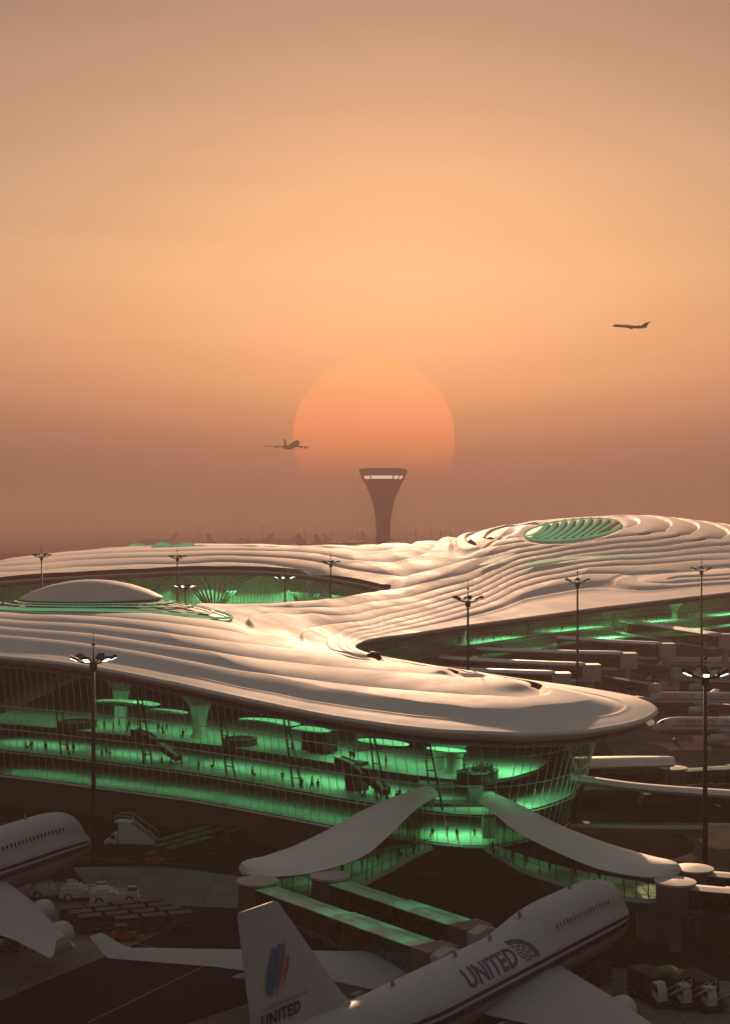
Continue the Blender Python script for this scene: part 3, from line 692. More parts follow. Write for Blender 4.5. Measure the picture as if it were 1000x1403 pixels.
class Fus:
    """fuselage as a table of sections; x runs forward, nose at 0"""
    def __init__(s, xs, r, zc, top=None):
        s.xs = [-x for x in xs]; s.r = r; s.zc = zc; s.top = top
    def sec(s, x):
        k = -x; X = [-q for q in s.xs]
        r = float(np.interp(k, X, s.r)); z = float(np.interp(k, X, s.zc))
        t = float(np.interp(k, s.top[0], s.top[1])) if s.top else 0
        return r, z, t
    def pt(s, x, a):
        """a = angle from the port side (+y) upwards"""
        r, z, t = s.sec(x); rho = r
        if s.top and t > r:
            r2 = min(r*.8, 2.55); dd = t-r2; q = r2*r2-(dd*math.cos(a))**2
            if math.sin(a) > 0 and q > 0:
                rho2 = dd*math.sin(a)+math.sqrt(q); k = .35
                h = max(0, min(1, .5+.5*(rho2-r)/k)); rho = r*(1-h)+rho2*h+k*h*(1-h)*.5
        return Vector((x, rho*math.cos(a), z+rho*math.sin(a)))
    def ang(s, x, z, side):
        lo, hi = -PI/2, PI/2
        for _ in range(24):
            m = (lo+hi)/2
            if s.pt(x, m).z < z: lo = m
            else: hi = m
        a = (lo+hi)/2; return a if side > 0 else PI-a
    def nrm(s, x, a, e):
        p = s.pt(x, a); r, z, t = s.sec(x); n = Vector((0, p.y, p.z-z)); n = n.normalized() if n.length > 1e-6 else Vector((1, 0, 0))
        return p+n*e
    def body(s, stations, n=36, split=None):
        b = MB(); rings = [[s.pt(x, 2*PI*k/n) for k in range(n)] for x in stations]
        b.loft(rings)
        if split is not None:
            b.mi = []
            for f in b.f:
                c = sum((Vector(b.v[i]) for i in f), Vector())/len(f); b.mi.append(1 if c.z < s.sec(c.x)[1]+split else 0)
        return b
    def stripe(s, x0, x1, za, zb, side, e=.025, step=1.0, rel=True):
        b = MB(); n = max(2, int(abs(x1-x0)/step)); rings = []
        for i in range(n+1):
            x = x0+(x1-x0)*i/n; r, z, t = s.sec(x); k = min(1, r/s.rmax()); zz = z if rel else 0
            A0, A1 = s.ang(x, zz+za*k, side), s.ang(x, zz+zb*k, side)
            rings.append([s.nrm(x, A0+(A1-A0)*j/2, e) for j in range(3)])
        b.loft(rings, False, False); return b
    def rmax(s): return max(s.r)
    def text(s, me, x0, z0, side, e=.04):
        """wrap lettering on the skin: text x runs along the hull, text y climbs the skin"""
        for v in me.vertices:
            x = x0+(v.co.x if side < 0 else -v.co.x); r, z, t = s.sec(x); a0 = s.ang(x, z0, 1); a = a0+v.co.y/r
            v.co = s.nrm(x, a if side > 0 else PI-a, e)
        return me
def lens(le, te, z, y, th):
    """aerofoil section"""
    c = le-te; P_ = []
    for f, t in ((0, 0), (.06, .55), (.25, 1), (.55, .8), (.85, .3), (1, .02)): P_.append(Vector((le-c*f, y, z+th*.62*t)))
    for f, t in ((.85, .2), (.55, .6), (.25, .75), (.06, .4)): P_.append(Vector((le-c*f, y, z-th*.5*t)))
    return P_
def vlens(le, te, z, th):
    return [Vector((p.x, p.z, z)) for p in lens(le, te, 0, 0, th)]
def nacelle(b, x, y, z, L, r):
    pr = [(r*.86, 0), (r*.97, -.12), (r*1.02, -.5), (r*1.04, -L*.3), (r*.98, -L*.6), (r*.8, -L*.82)]
    b.loft([[Vector((x+q, y+R_*math.cos(2*PI*k/18), z+R_*math.sin(2*PI*k/18))) for k in range(18)] for R_, q in pr], False)
    b.loft([[Vector((x+q, y+R_*math.cos(2*PI*k/18), z+R_*math.sin(2*PI*k/18))) for k in range(18)] for R_, q in [(r*.86, 0), (r*.8, -.8), (.05, -.9)]], False)
    b.loft([[Vector((x+q, y+R_*math.cos(2*PI*k/14), z+R_*math.sin(2*PI*k/14))) for k in range(14)] for R_, q in [(r*.8, -L*.8), (r*.55, -L*.9), (r*.42, -L*1.15), (.1, -L*1.35)]], False)
def wheel(b, c, r, w): b.loft([[Vector((c[0]+r*k_*math.cos(2*PI*k/16), c[1]+w*q, c[2]+r*k_*math.sin(2*PI*k/16))) for k in range(16)] for q, k_ in ((-.5, .7), (-.42, 1), (.42, 1), (.5, .7))])
def gear(root, spots, z_top, r=.6):
    for x, y, n in spots:
        b = MB(); b.tube([(x, y, r), (x, y, z_top)], .14, 8); b.tube([(x-.5*(n > 2), y, r), (x+.5*(n > 2)+.01, y, r)], .1, 6)
        g = b.build('landing_gear', M['metal'], root, True)
        w_ = MB()
        for dx in ((-.75, .75) if n > 2 else (0,)):
            for dy in (-.38, .38): wheel(w_, (x+dx, y+dy, r), r, .38)
        w_.build('wheels', M['tyre'], g, True, .6)

J_X = [0, .25, .8, 1.8, 3.2, 5, 7.5, 11, 15, 44, 50, 56, 61, 65, 67.5, 68.4]
J_R = [.08, .55, 1.05, 1.65, 2.25, 2.72, 3.1, 3.25, 3.25, 3.25, 3.02, 2.5, 1.95, 1.35, .8, .25]
J_Z = [4.35, 4.4, 4.5, 4.7, 4.9, 5.05, 5.18, 5.25, 5.25, 5.25, 5.5, 5.95, 6.4, 6.9, 7.2, 7.3]
J_T = ([1.6, 2.4, 3.6, 4.8, 6.2, 8, 10, 19, 22, 25, 28, 31], [0, 2.15, 3.35, 4.1, 4.5, 4.68, 4.75, 4.75, 4.55, 4.05, 3.5, 3.0])
def jumbo(label, group=None, text=True, big=True, flying=False, paint=None):
    root = empty('jumbo_airliner'); tag(root, label, 'airliner', group)
    fu = Fus(J_X, J_R, J_Z, J_T); W_, GR, WG = (M['plane_white'], M['plane_grey'], M['wing_grey']) if paint is None else (paint,)*3
    st = [0, -.25, -.8, -1.6, -2.2, -2.8, -3.4, -4.2, -5, -6, -7, -8.5, -10]+[-x for x in range(12, 44, 2)]+[-44, -47, -50, -53, -56, -58.5, -61, -63, -65, -67.5, -68.4]
    body = fu.body(st, 44, -.55).build('fuselage', [W_, GR], root, True)
    fw = MB()
    if big:
        for sd in (1, -1):
            fu.stripe(-.9, -62, .42, .78, sd).build('cheat_line', M['navy'], body)
            fu.stripe(-1.6, -60, -.55, .12, sd, .02).build('window_band', M['navy'], body)
            if sd > 0: continue
            for xd in (-9, -22, -34, -46, -56):
                b = MB(); zc_ = fu.sec(xd)[1]
                for x0, x1, z0_, z1_ in ((xd-.62, xd-.56, -.95, 1.0), (xd+.56, xd+.62, -.95, 1.0), (xd-.62, xd+.62, -1.0, -.94), (xd-.62, xd+.62, .98, 1.04)):
                    A0, A1 = fu.ang(xd, zc_+z0_, sd), fu.ang(xd, zc_+z1_, sd); b.loft([[fu.nrm(x, A0+(A1-A0)*q/4, .035) for q in range(5)] for x in (x0, x1)], False, False)
                b.build('cabin_door', M['plane_grey'], body)
            rows = []; x = -4.5
            while x > -58:
                if not any(abs(x-q) < 1.0 for q in (-9, -22, -34, -46, -56)): rows.append((x, None))
                x -= .68
            rows += [(-9-.75*q, .86) for q in range(17)]
            for x, up in rows:
                mb = MB()
                for w_, h_, e, mi in ((.19, .27, .03, 1), (.12, .2, .045, 0)):
                    mb.cur = mi
                    if up is None: A = [fu.ang(x, fu.sec(x)[1]-.2+q, sd) for q in (-h_, h_)]
                    else: A = [PI-up-q for q in (-h_/4.2, h_/4.2)]
                    mb.add([fu.nrm(x-w_, A[0], e), fu.nrm(x+w_, A[0], e), fu.nrm(x+w_, A[1], e), fu.nrm(x-w_, A[1], e)], [(0, 1, 2, 3)])
                mb.build('cabin_window', [M['window_black'], M['metal']], body)
        cw = MB()
        for k in range(6):
            a0 = math.radians(46+k*15); a1 = math.radians(46+k*15+12.5)
            cw.add([fu.nrm(-2.95, a0, .03), fu.nrm(-2.95, a1, .03), fu.nrm(-3.75, a1, .03), fu.nrm(-3.75, a0, .03)], [(0, 1, 2, 3)])
        cw.build('cockpit_windows', M['window_black'], body)
        an = MB()
        for x, h_ in ((-7, .35), (-13, .8), (-24, .9), (-30, .8), (-36.5, .9), (-47, .8)):
            zt = fu.pt(x, PI/2).z; an.prism([(x, zt-.1), (x-.7, zt-.1), (x-.75, zt+h_*.7), (x-.45, zt+h_*.7)], -.05, .05)
        an.build('antennas', M['plane_grey'], body)
    for sd in (1, -1):
        w_ = MB(); w_.loft([lens(-17.5, -36.5, 3.3, 0, 1.9), lens(-20.5, -37, 3.75, 3.1*sd, 1.7), lens(-28.5, -39.5, 4.75, 12*sd, 1.05), lens(-38.5, -45, 5.7, 22.5*sd, .62), lens(-46.6, -50.8, 6.5, 31*sd, .32)])
        wing = w_.build('wing', WG, root, True, .7)
        w_ = MB(); w_.loft([lens(-46.9, -50.8, 6.5, 31*sd, .26), lens(-48.0, -51.0, 6.95, 31.6*sd, .2), lens(-50.2, -51.9, 8.6, 32.5*sd, .14)]); w_.build('winglet', W_, wing, True, .7)
        if big:
            for y in (5.5, 9.5, 15.5, 20):
                x = np.interp(y, [3.1, 12, 22.5, 31], [-37, -39.5, -45, -50.8]); z = np.interp(y, [3, 31], [3.6, 6.4]); fl = MB()
                fl.tube([(x+4.5, y*sd, z-.35), (x+2, y*sd, z-.6), (x-.6, y*sd, z-.35), (x-1.6, y*sd, z-.1)], [.1, .36, .3, .04], 8)
                fl.build('flap_fairing', WG, wing, True)
        for x, y, z in ((-25.0, 11.7, 2.7), (-34.3, 20.9, 3.55)):
            b = MB(); nacelle(b, x, y*sd, z, 5.0, 1.32); e_ = b.build('engine', W_, root, True, .7)
            b = MB(); b.prism([(x-1.2, z+1.25), (x-5.5, z+1.9), (x-9, z+1.5), (x-5.6, z+.5)], y*sd-.16, y*sd+.16); b.build('pylon', WG, e_)
        w_ = MB(); w_.loft([lens(-57.5, -65.5, 6.3, .6*sd, .8), lens(-64.2, -67.6, 7.0, 10*sd, .28)]); w_.build('tailplane', WG, root, True, .7)
    f_ = MB(); f_.loft([vlens(-50.0, -57.0, 7.4, .30), vlens(-53.0, -66.4, 8.2, .62), vlens(-55.3, -66.9, 10.2, .60), vlens(-63.6, -68.6, 19.3, .26), vlens(-64.2, -68.5, 19.5, .08)])
    fin = f_.build('tail_fin', W_, root, True, .8)
    if text:
        sd = -1
        m1 = slice_mesh(text_mesh('UNITED', 2.75, .075, 0, 1.05, .92), .25); fu.text(m1, -39.2, 6.6, sd); link('fuselage_lettering', m1, M['navy_text'], body, False)
        # quarter globe emblem beside the lettering
        lg = bmesh.new()
        def patch(b, pts): 
            vs_ = [b.verts.new((p[0], p[1], 0)) for p in pts]; b.faces.new(vs_)
        gl = MB()
        def gp(r, t): return (r*math.sin(t)*1.25, r*math.cos(t))     # from the lower left corner
        T = [q*PI/2/14 for q in range(15)]
        for r0, r1, mod in ((2.75, 2.15, 0), (2.0, 1.75, 1), (1.6, 1.35, 2), (1.2, .95, 1), (.8, .55, 2)):
            for i in range(14):
                if mod and (i+mod) % 3 == 0: continue
                t0, t1 = T[i], T[i+1]; gl.add([(*gp(r0, t0), 0), (*gp(r0, t1), 0), (*gp(r1, t1), 0), (*gp(r1, t0), 0)], [(0, 1, 2, 3)])
        me = bpy.data.meshes.new('emblem'); me.from_pydata(gl.v, [], gl.f)
        for v in me.vertices: v.co.x -= .2*v.co.y
        me = slice_mesh(me, .3); fu.text(me, -29.2, 6.45, sd); link('globe_emblem', me, M['navy_text'], body, False)
        def finmap(me, ox, oz, slant=.55):
            for v in me.vertices:
                z = oz+v.co.y; le = np.interp(z, [8.2, 10.2, 19.3], [-53, -55.3, -63.6]); te = np.interp(z, [8.2, 10.2, 19.3], [-66.4, -66.9, -68.6]); th = np.interp(z, [8.2, 10.2, 19.3], [.62, .6, .26])
                x = ox+v.co.x; f = np.clip((le-x)/(le-te), 0, 1); v.co = Vector((x, -th*.5-.03-.13*th, z))
            return me
        link('fin_lettering', finmap(text_mesh('UNITED', 1.28, .045, 0, 1.12), -66.2, 10.2), M['black'], fin, False)
        link('fin_motto', finmap(text_mesh('Let Us Re-Accommodate You!', .46, .0, .12, 1.0), -66.0, 11.4), M['navy'], fin, False)
        def band(pts, w0, w1, name, m):
            b = MB(); C = crspline(pts, .2); n = len(C); A = []
            for i in range(n):
                t = C[min(i+1, n-1)]-C[max(i-1, 0)]; t /= np.linalg.norm(t); nn = np.array([-t[1], t[0]]); u = i/(n-1)
                w_ = w0+(w1-w0)*u if not isinstance(w0, tuple) else w0[0]*max(.08, math.sin(PI*min(1, u*.94+.03)))**.6
                A.append([Vector((*(C[i]-nn*w_/2), 0)), Vector((*(C[i]+nn*w_/2), 0))])
            b.loft(A, False, False); me = bpy.data.meshes.new(name); me.from_pydata([(q[0]*.86, q[1]*.86, 0) for q in b.v], [], b.f); link(name, finmap(me, -65.5, 12.2), m, fin, False)
        band([(1.35, 4.3), (.85, 2.8), (.55, 1.4), (.62, .62), (.95, .3)], .62, .5, 'fin_emblem_blue', M['logo_blue'])
        band([(2.2, 4.5), (1.75, 2.9), (1.35, 1.3), (1.1, .75)], .66, .5, 'fin_emblem_blue', M['logo_blue'])
        band([(2.75, 4.55), (2.6, 3.2), (2.0, 1.5), (1.5, -.1)], (.36,), 0, 'fin_emblem_red', M['logo_red'])
        band([(3.35, 3.4), (3.2, 2.4), (2.75, 1.4), (2.45, .6)], (.3,), 0, 'fin_emblem_red', M['logo_red'])
    gear(root, [(-8.5, 0, 2), (-30.5, 1.9, 4), (-30.5, -1.9, 4), (-33, 5.4, 4), (-33, -5.4, 4)], 3.2)
    return root
def place(o, nose, u, z=0, pitch=0, roll=0, scale=1):
    a = math.atan2(u[1], u[0]); o.location = (nose[0], nose[1], z); o.rotation_euler = (roll, -pitch, a); o.scale = (scale,)*3; return o
P1 = jumbo('white jumbo airliner in the foreground with UNITED lettering on fuselage and tail fin')
place(P1, (28.3, 160.0), (.569, .822), scale=.962)
P2 = jumbo('white jumbo airliner with striped nose cut off by the left edge, above the tow tractors', text=False)
place(P2, (-37.0, 195.0), (.407, .914))

A_X = [0, .2, .7, 1.5, 2.6, 4, 6, 26, 29, 32, 35, 37, 37.6]; A_R = [.05, .4, .8, 1.25, 1.65, 1.9, 1.98, 1.98, 1.85, 1.5, 1.0, .5, .2]; A_Z = [3.0, 3.05, 3.15, 3.35, 3.5, 3.6, 3.65, 3.65, 3.8, 4.1, 4.5, 4.8, 4.85]
def narrowbody(label, group=None, texts=True, belly='dark_red', detail=True, paint=None):
    root = empty('airliner'); tag(root, label, 'airliner', group); fu = Fus(A_X, A_R, A_Z)
    W_ = paint or M['plane_white']; WG = paint or M['wing_grey']
    body = fu.body([0, -.2, -.7, -1.5, -2.6, -4, -6]+[-x for x in range(8, 27, 2)]+[-29, -32, -35, -37, -37.6], 28, -.75).build('fuselage', [W_, paint or M['dark_red']], root, True)
    if detail:
        for sd in (1, -1):
            fu.stripe(-4, -30, .22, .5, sd).build('window_band', M['veh_band'], body)
            fu.stripe(-1, -34, -.75, -.52, sd).build('cheat_line', M['navy'], body)
        cw = MB()
        for k in range(6):
            a0 = math.radians(40+k*17); a1 = math.radians(40+k*17+14); cw.add([fu.nrm(-1.7, a0, .03), fu.nrm(-1.7, a1, .03), fu.nrm(-2.5, a1, .03), fu.nrm(-2.5, a0, .03)], [(0, 1, 2, 3)])
        cw.build('cockpit_windows', M['window_black'], body)
    if texts:
        m1 = slice_mesh(text_mesh('中國東方航空', 1.35, .02), .2); fu.text(m1, -5.2, 4.35, 1); link('fuselage_lettering', m1, M['logo_red'], body, False)
        m1 = slice_mesh(text_mesh('CHINA EASTERN', 1.15, .0), .2); fu.text(m1, -14.8, 4.38, 1); link('fuselage_lettering', m1, M['navy_text'], body, False)
    for sd in (1, -1):
        w_ = MB(); w_.loft([lens(-11.5, -19, 2.6, 0, 1.0), lens(-13, -19.3, 2.9, 2*sd, .9), lens(-16.6, -20.3, 3.4, 6.5*sd, .5), lens(-21.4, -23, 4.4, 17*sd, .22)]); w_.build('wing', WG, root, True, .7)
        b = MB(); nacelle(b, -11.2, 5.75*sd, 1.75, 3.6, 1.0); e_ = b.build('engine', W_, root, True, .7)
        b = MB(); b.prism([(-12, 2.7), (-15, 3.3), (-16.5, 3.1), (-14.5, 2.2)], 5.75*sd-.12, 5.75*sd+.12); b.build('pylon', WG, e_)
        w_ = MB(); w_.loft([lens(-31.5, -35.3, 4.7, .4*sd, .4), lens(-34.6, -36.4, 5.5, 6.2*sd, .15)]); w_.build('tailplane', WG, root, True, .7)
    f_ = MB(); f_.loft([vlens(-27.5, -31, 5.2, .2), vlens(-29.5, -35.8, 5.8, .4), vlens(-34.4, -37.4, 11.8, .18)]); f_.build('tail_fin', paint or M['dark_red'], root, True, .8)
    gear(root, [(-5, 0, 2), (-18.2, 3.8, 2), (-18.2, -3.8, 2)], 2.6, .55)
    return root
C1 = narrowbody('upper of two white airliners with dark red belly and red Chinese lettering', 'lettered airliners parked nose to nose on the right')
place(C1, (67.5, 360), (-1, .05))
C2 = copy_tree(C1); tag(C2, 'lower of two white airliners with dark red belly and red Chinese lettering'); place(C2, (61.5, 313), (-1, .03))
C3 = narrowbody('white airliner without lettering parked third back on the right apron', texts=False); place(C3, (79, 411), (-1, .08))
C4 = copy_tree(C3); tag(C4, 'white unlettered airliner farthest back on the right apron'); place(C4, (91, 455), (-1, .1))

# airliners in the air
M['far_grey'] = mat('haze_faded_aircraft', (.42, .32, .29), .6)  # brownish paint tone holds the fade of distant haze
A1 = jumbo('four engined jumbo airliner on approach in the sky left of the sun', text=False, big=False, flying=True, paint=M['far_grey'])
Ya = 1950.; p = D(409, 607, Ya); place(A1, (p.x+2, p.y-28), (math.sin(math.radians(20)), -math.cos(math.radians(20))), p.z-6, pitch=math.radians(5))
def tjet(label):
    root = empty('tail_engine_jet'); tag(root, label, 'airliner'); fu = Fus([0, .2, .8, 1.8, 3.2, 5, 30, 34, 38, 41, 42.5], [.05, .4, .8, 1.2, 1.5, 1.67, 1.67, 1.5, 1.0, .5, .1], [2.6, 2.65, 2.8, 3, 3.15, 3.2, 3.2, 3.35, 3.7, 4, 4.1]); g = M['far_jet']
    fu.body([0, -.2, -.8, -1.8, -3.2]+[-x for x in range(5, 31, 3)]+[-34, -38, -41, -42.5], 20).build('fuselage', g, root, True)
    for sd in (1, -1):
        w_ = MB(); w_.loft([lens(-18, -25, 2, 0, .8), lens(-26.5, -28.5, 2.9, 16*sd, .2)]); w_.build('wing', g, root, True, .7)
        b = MB(); nacelle(b, -30.5, 2.6*sd, 3.9, 4.2, .85); b.build('engine', g, root, True)
        w_ = MB(); w_.loft([lens(-40.2, -43.5, 9.3, 0, .4), lens(-43.2, -45, 9.6, 6*sd, .15)]); w_.build('tailplane', g, root, True, .7)
    f_ = MB(); f_.loft([vlens(-32.5, -40.5, 4.5, .4), vlens(-40, -44, 9.4, .3)]); f_.build('tail_fin', g, root, True)
    b = MB(); b.tube([(-16, 0, 4.8), (-17.5, 0, 5.4), (-19, 0, 4.9)], .25, 6); b.build('beacon', g, root)
    return root
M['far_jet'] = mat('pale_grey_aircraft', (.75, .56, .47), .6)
T1 = tjet('small dark jet with high tail climbing alone in the upper right sky')
p = D(839, 446, 1700.); place(T1, (p.x, p.y), (-1, -.12), p.z-2.8, pitch=math.radians(3))
# airliners parked far off on the apron
FZ = 14.0        # the far apron lies on a raised bank
fb = MB(); fb.loft([[Vector((x*k, y, z)) for x, y, z in ((-2600, y0, -.5), (2600, y0, -.5), (2600, y1, -.5), (-2600, y1, -.5))] if z_ < 0 else [Vector((x, y, FZ)) for x, y in ((-2500, y0+60), (2500, y0+60), (2500, y1-60), (-2500, y1-60))] for z_, k, y0, y1, z in ((-1, 1, 1580., 5200., 0), (1, 1, 1580., 5200., 0))])
M['haze_toned'] = mat('haze_toned_ground', (.20, .17, .145), .95, noise=.2, nscale=.01, spec=0)  # paler ground colour lifts the dark horizon band in place of haze
fo = fb.build('far_apron', M['haze_toned']); tag(fo, kind='structure')
far = [(190, 2350., (-1, -.62), 'hazy jumbo airliner parked far off behind the green louvres, tail left', 1), (318, 2300., (-1, -.35), 'hazy jumbo airliner parked far off, left of the tiny lamps, tail right', 1), (357, 2500., (-1, -.15), 'hazy airliner seen side on far off just left of the lamp pair', 1),
       (540, 2600., (.9, -.5), 'faint airliner partly behind the control tower shaft', 1)]
far0 = None
for px_, Y, u, lab, sc in far:
    if far0 is None:
        far0 = jumbo(lab, 'airliners parked far away in the haze', text=False, big=False, paint=M['far_grey']); o = far0
    else: o = copy_tree(far0); tag(o, lab)
    place(o, ((px_-500)*Y/F, Y), u, FZ)
for px_, Y, u, lab in ((66, 960., (.75, .66), 'dark airliner tail rising behind the far roof at the far left'), (124, 1080., (.6, .8), 'small dark airliner tail behind the far roof above the dome'),
                       (470, 1900., (.85, .5), 'leftmost of the three airliner tails left of the control tower'), (492, 1950., (.85, .5), 'middle one of the three airliner tails left of the control tower'), (503, 1980., (.85, .5), 'rightmost of the three airliner tails left of the control tower'), (338, 1950., (.7, .7), 'lone small airliner tail above the far roof between parked airliners')):
    o = copy_tree(far0); tag(o, lab, group='airliners whose tails rise behind the far roof'); place(o, ((px_-500)*Y/F, Y), u, FZ if Y > 1600 else 0)
# ------------------------------------------------------------------ boarding arms, jet bridges, tower, masts
M['arm_roof'] = mat('arm_roof_skin', (.78, .72, .67), .5, noise=.04, nscale=.15)
M['arm_glass'] = glass('arm_glass', (.55, .72, .60), .5, .04)
M['dark_glass'] = glass('smoky_glass', (.34, .42, .38), .6, .05)
M['bridge_wall'] = mat('jet_bridge_panels', (.085, .085, .088), .5, noise=.15, nscale=.5)
M['bridge_roof'] = mat('jet_bridge_roof', (.40, .38, .35), .5)
M['concrete'] = mat('grey_concrete', (.16, .15, .14), .8, noise=.15, nscale=.4)
seams_top(M['arm_roof'], 3.2, 3.2, .8)
def arm(label, st, cat='boarding arm', group=None, roof_m='arm_roof', end_drum=True, wall='arm_glass', lamp=0, mull=1.5, col=None, droop=1.0, name='boarding_arm'):
    """st : (x, y, half width, floor z, roof z) along the axis"""
    C = crspline(np.array(st, float), 1.2); n = len(C); th = .42
    root = empty(name, (C[0][0], C[0][1], 0)); tag(root, label, cat, group); inv = Vector((-C[0][0], -C[0][1], 0))
    rr, wl = [], [[], []]; fl = []
    for i in range(n):
        t = C[min(i+1, n-1)][:2]-C[max(i-1, 0)][:2]; t /= np.linalg.norm(t); s_ = Vector((-t[1], t[0], 0)); c = Vector((C[i][0], C[i][1], 0))+inv; w_ = C[i][2]
        ring = []
        for k in range(13):
            u = -1+2*k/12; ring.append(c+s_*(w_*u)+Vector((0, 0, C[i][4]-droop*abs(u)**2.4)))
        for k in range(11):
            u = 1-2*(k+1)/12; ring.append(c+s_*(w_*u*.985)+Vector((0, 0, C[i][4]-droop-.42+.35*abs(u)**4-.25*(1-u*u))))
        rr.append(ring)
        ww = max(.3, w_-.9)
        for j, sg in enumerate((-1, 1)): wl[j].append((c+s_*ww*sg*.93+Vector((0, 0, C[i][3])), c+s_*ww*sg+Vector((0, 0, C[i][4]-droop-.25))))
        fl.append([c-s_*ww*.95+Vector((0, 0, C[i][3]-.55)), c+s_*ww*.95+Vector((0, 0, C[i][3]-.55)), c+s_*ww*.95+Vector((0, 0, C[i][3])), c-s_*ww*.95+Vector((0, 0, C[i][3]))])
    # rounded end
    t = Vector((*(C[-1][:2]-C[-2][:2]), 0)).normalized(); c = Vector((C[-1][0], C[-1][1], 0))+inv; w_ = C[-1][2]
    last = rr[-1]
    for q in range(1, 8):
        a = q/7*PI/2*.98; k = math.cos(a); adv = w_*.8*math.sin(a)
        rr.append([Vector((c.x+(p.x-c.x)*k, c.y+(p.y-c.y)*k, 0))+t*adv+Vector((0, 0, p.z-(.25*(1-k) if i_ <= 12 else -.2*(1-k)))) for i_, p in enumerate(last)])
    b = MB(); b.loft(rr); b.build('arm_roof', M[roof_m], root, True, .9)
    wend = [[], []]
    b = MB()
    for j in (0, 1): b.add([p for pr in wl[j] for p in pr], [(2*i, 2*i+1, 2*i+3, 2*i+2) for i in range(n-1)])
    ew = wl[0][-1][0]-c, 
    m_ = []
    for q in range(0, 13):
        a = -PI/2+PI*q/12; s_ = Vector((-t.y, t.x, 0)); ww = max(.3, w_-.9); dv = s_*(ww*.97*math.sin(a))+t*(ww*.7*math.cos(a))
        m_.append((c+dv+Vector((0, 0, C[-1][3])), c+dv+Vector((0, 0, C[-1][4]-droop-.25))))
    b.add([p for pr in m_ for p in pr], [(2*i, 2*i+1, 2*i+3, 2*i+2) for i in range(12)])
    g = b.build('arm_glass', M[wall], root, True)
    if mull:
        b = MB(); L = 0
        for i in range(1, n):
            L += np.linalg.norm(C[i][:2]-C[i-1][:2])
            if L >= mull:
                L = 0
                for j in (0, 1): b.tube([wl[j][i][0], wl[j][i][1]], .06, 4, False)
        for q in m_[::2]: b.tube(q, .06, 4, False)
        for j in (0, 1): b.tube([p[0]+Vector((0, 0, 1.1)) for p in wl[j]], .035, 4, False)
        b.build('mullions', M['dark_steel'], g)
    b = MB(); b.loft(fl); b.loft([[c+Vector((0, 0, z_))+((p[0]-c)*k).to_2d().to_3d() for p in m_] for z_, k in ((C[-1][3]-.55, 1), (C[-1][3], 1.0))])
    b.build('arm_floor', [M['floor']], root)
    if lamp:
        for f in (.2, .5, .8):
            i = int(n*f); l = bpy.data.lights.new('ceiling_lamp', 'AREA'); l.shape = 'RECTANGLE'; l.size = 5; l.size_y = .6; l.energy = lamp; l.color = (.30, 1, .42) if col is None else col
            o = bpy.data.objects.new('ceiling_lamp', l); COL.objects.link(o); o.parent = root; o.location = (C[i][0]+inv.x, C[i][1]+inv.y, C[i][4]-droop-.55); t_ = C[min(i+1, n-1)][:2]-C[i-1][:2]; o.rotation_euler = (0, 0, math.atan2(t_[1], t_[0]))
    return root
armL = arm('curved white roofed boarding arm sweeping left from the round glass end over jet bridges',
    [(8.2, 190.8, 1.7, 5, 12.7), (5.0, 186.4, 2.5, 5, 12.3), (2.0, 181.6, 3.5, 5, 11.6), (-1.2, 176.4, 4.3, 5, 10.4), (-4.6, 171.6, 5.2, 5, 9.4), (-8.6, 168.4, 5.2, 5, 8.8), (-10.8, 167.2, 4.4, 5, 8.6)], lamp=50)
armR = arm('curved white roofed boarding arm sweeping right from the round glass end behind the airliner',
    [(16.2, 190.2, 1.7, 5, 12.0), (18.6, 184.6, 2.5, 5, 11.5), (21.4, 178.6, 3.4, 5, 10.6), (25.6, 173.0, 4.1, 5, 9.6), (29.8, 168.6, 4.8, 5, 8.9), (32.4, 166.6, 4.4, 5, 8.7)], lamp=30)
b = MB(); b.lathe([(2.15, 0), (2.15, 4.45)], 28, (0, 0, 0)); col_ = b.build('pier_column', M['concrete'], armR, True, .6); col_.location = (33.0-16.2, 165.6-190.2, 0)
# arms of the bay
bay = [((600, 904, 355), (748, 921), 12, 'nearest'), ((640, 893, 372), (790, 909.5), 12.6, 'second'), ((690, 881, 395), (842, 894), 13, 'third'), ((790, 866, 425), (896, 881), 13.6, 'fourth'), ((868, 849.5, 485), (978, 868), 15, 'farthest')]
EDGE = ring_at(8.0, -1.0)
for k, (a0, a1, zt, nm) in enumerate(bay):
    p1 = G(a1[0], a1[1], zt-.4); p0 = D(a0[0], a0[1], a0[2]); dv = p1-p0
    # start on the glass
    st = [(p0.x+dv.x*f, p0.y+dv.y*f, 2.2+.5*f, zt-4.4, zt+ (p0.z-zt)*(1-f)**2*.25) for f in (-.25, 0, .35, .7, 1)]
    o = arm('%s of the five slim white roofed arms reaching right from the concourse' % nm, st, 'boarding arm', 'slim boarding arms of the right bay', lamp=14, mull=0, wall='dark_glass', droop=.6)
    b = MB(); b.box((0, 0, 0), (4.6, 4.6, 4.2)); b.box((0, 0, -(zt-4.4)/2-2), (1.6, 1.6, zt-4.4)); bx = b.build('gate_lobby', M['bridge_roof'], o); bx.location = (p1.x+3.4-st[0][0], p1.y-st[0][1], zt-2.6)
R1 = arm('short bright roofed boarding arm just right of the round glass end, under the roof tip', [(33, 229, 3.2, 5.5, 10.3), (40, 230, 3.2, 5.5, 10.3), (47, 231, 2.6, 5.5, 10.2)], mull=0, wall='dark_glass', lamp=0)
R2 = arm('long low white beam roofed arm leaving the round glass end to the right edge', [(29, 206, 1.8, 4.9, 11.7), (38, 205, 1.8, 4.9, 10.6), (48, 204.5, 1.8, 4.9, 9.9), (60, 204, 1.8, 4.9, 9.3), (72, 204, 1.8, 4.9, 9.2)], mull=0, wall='dark_glass', lamp=0, droop=.5)

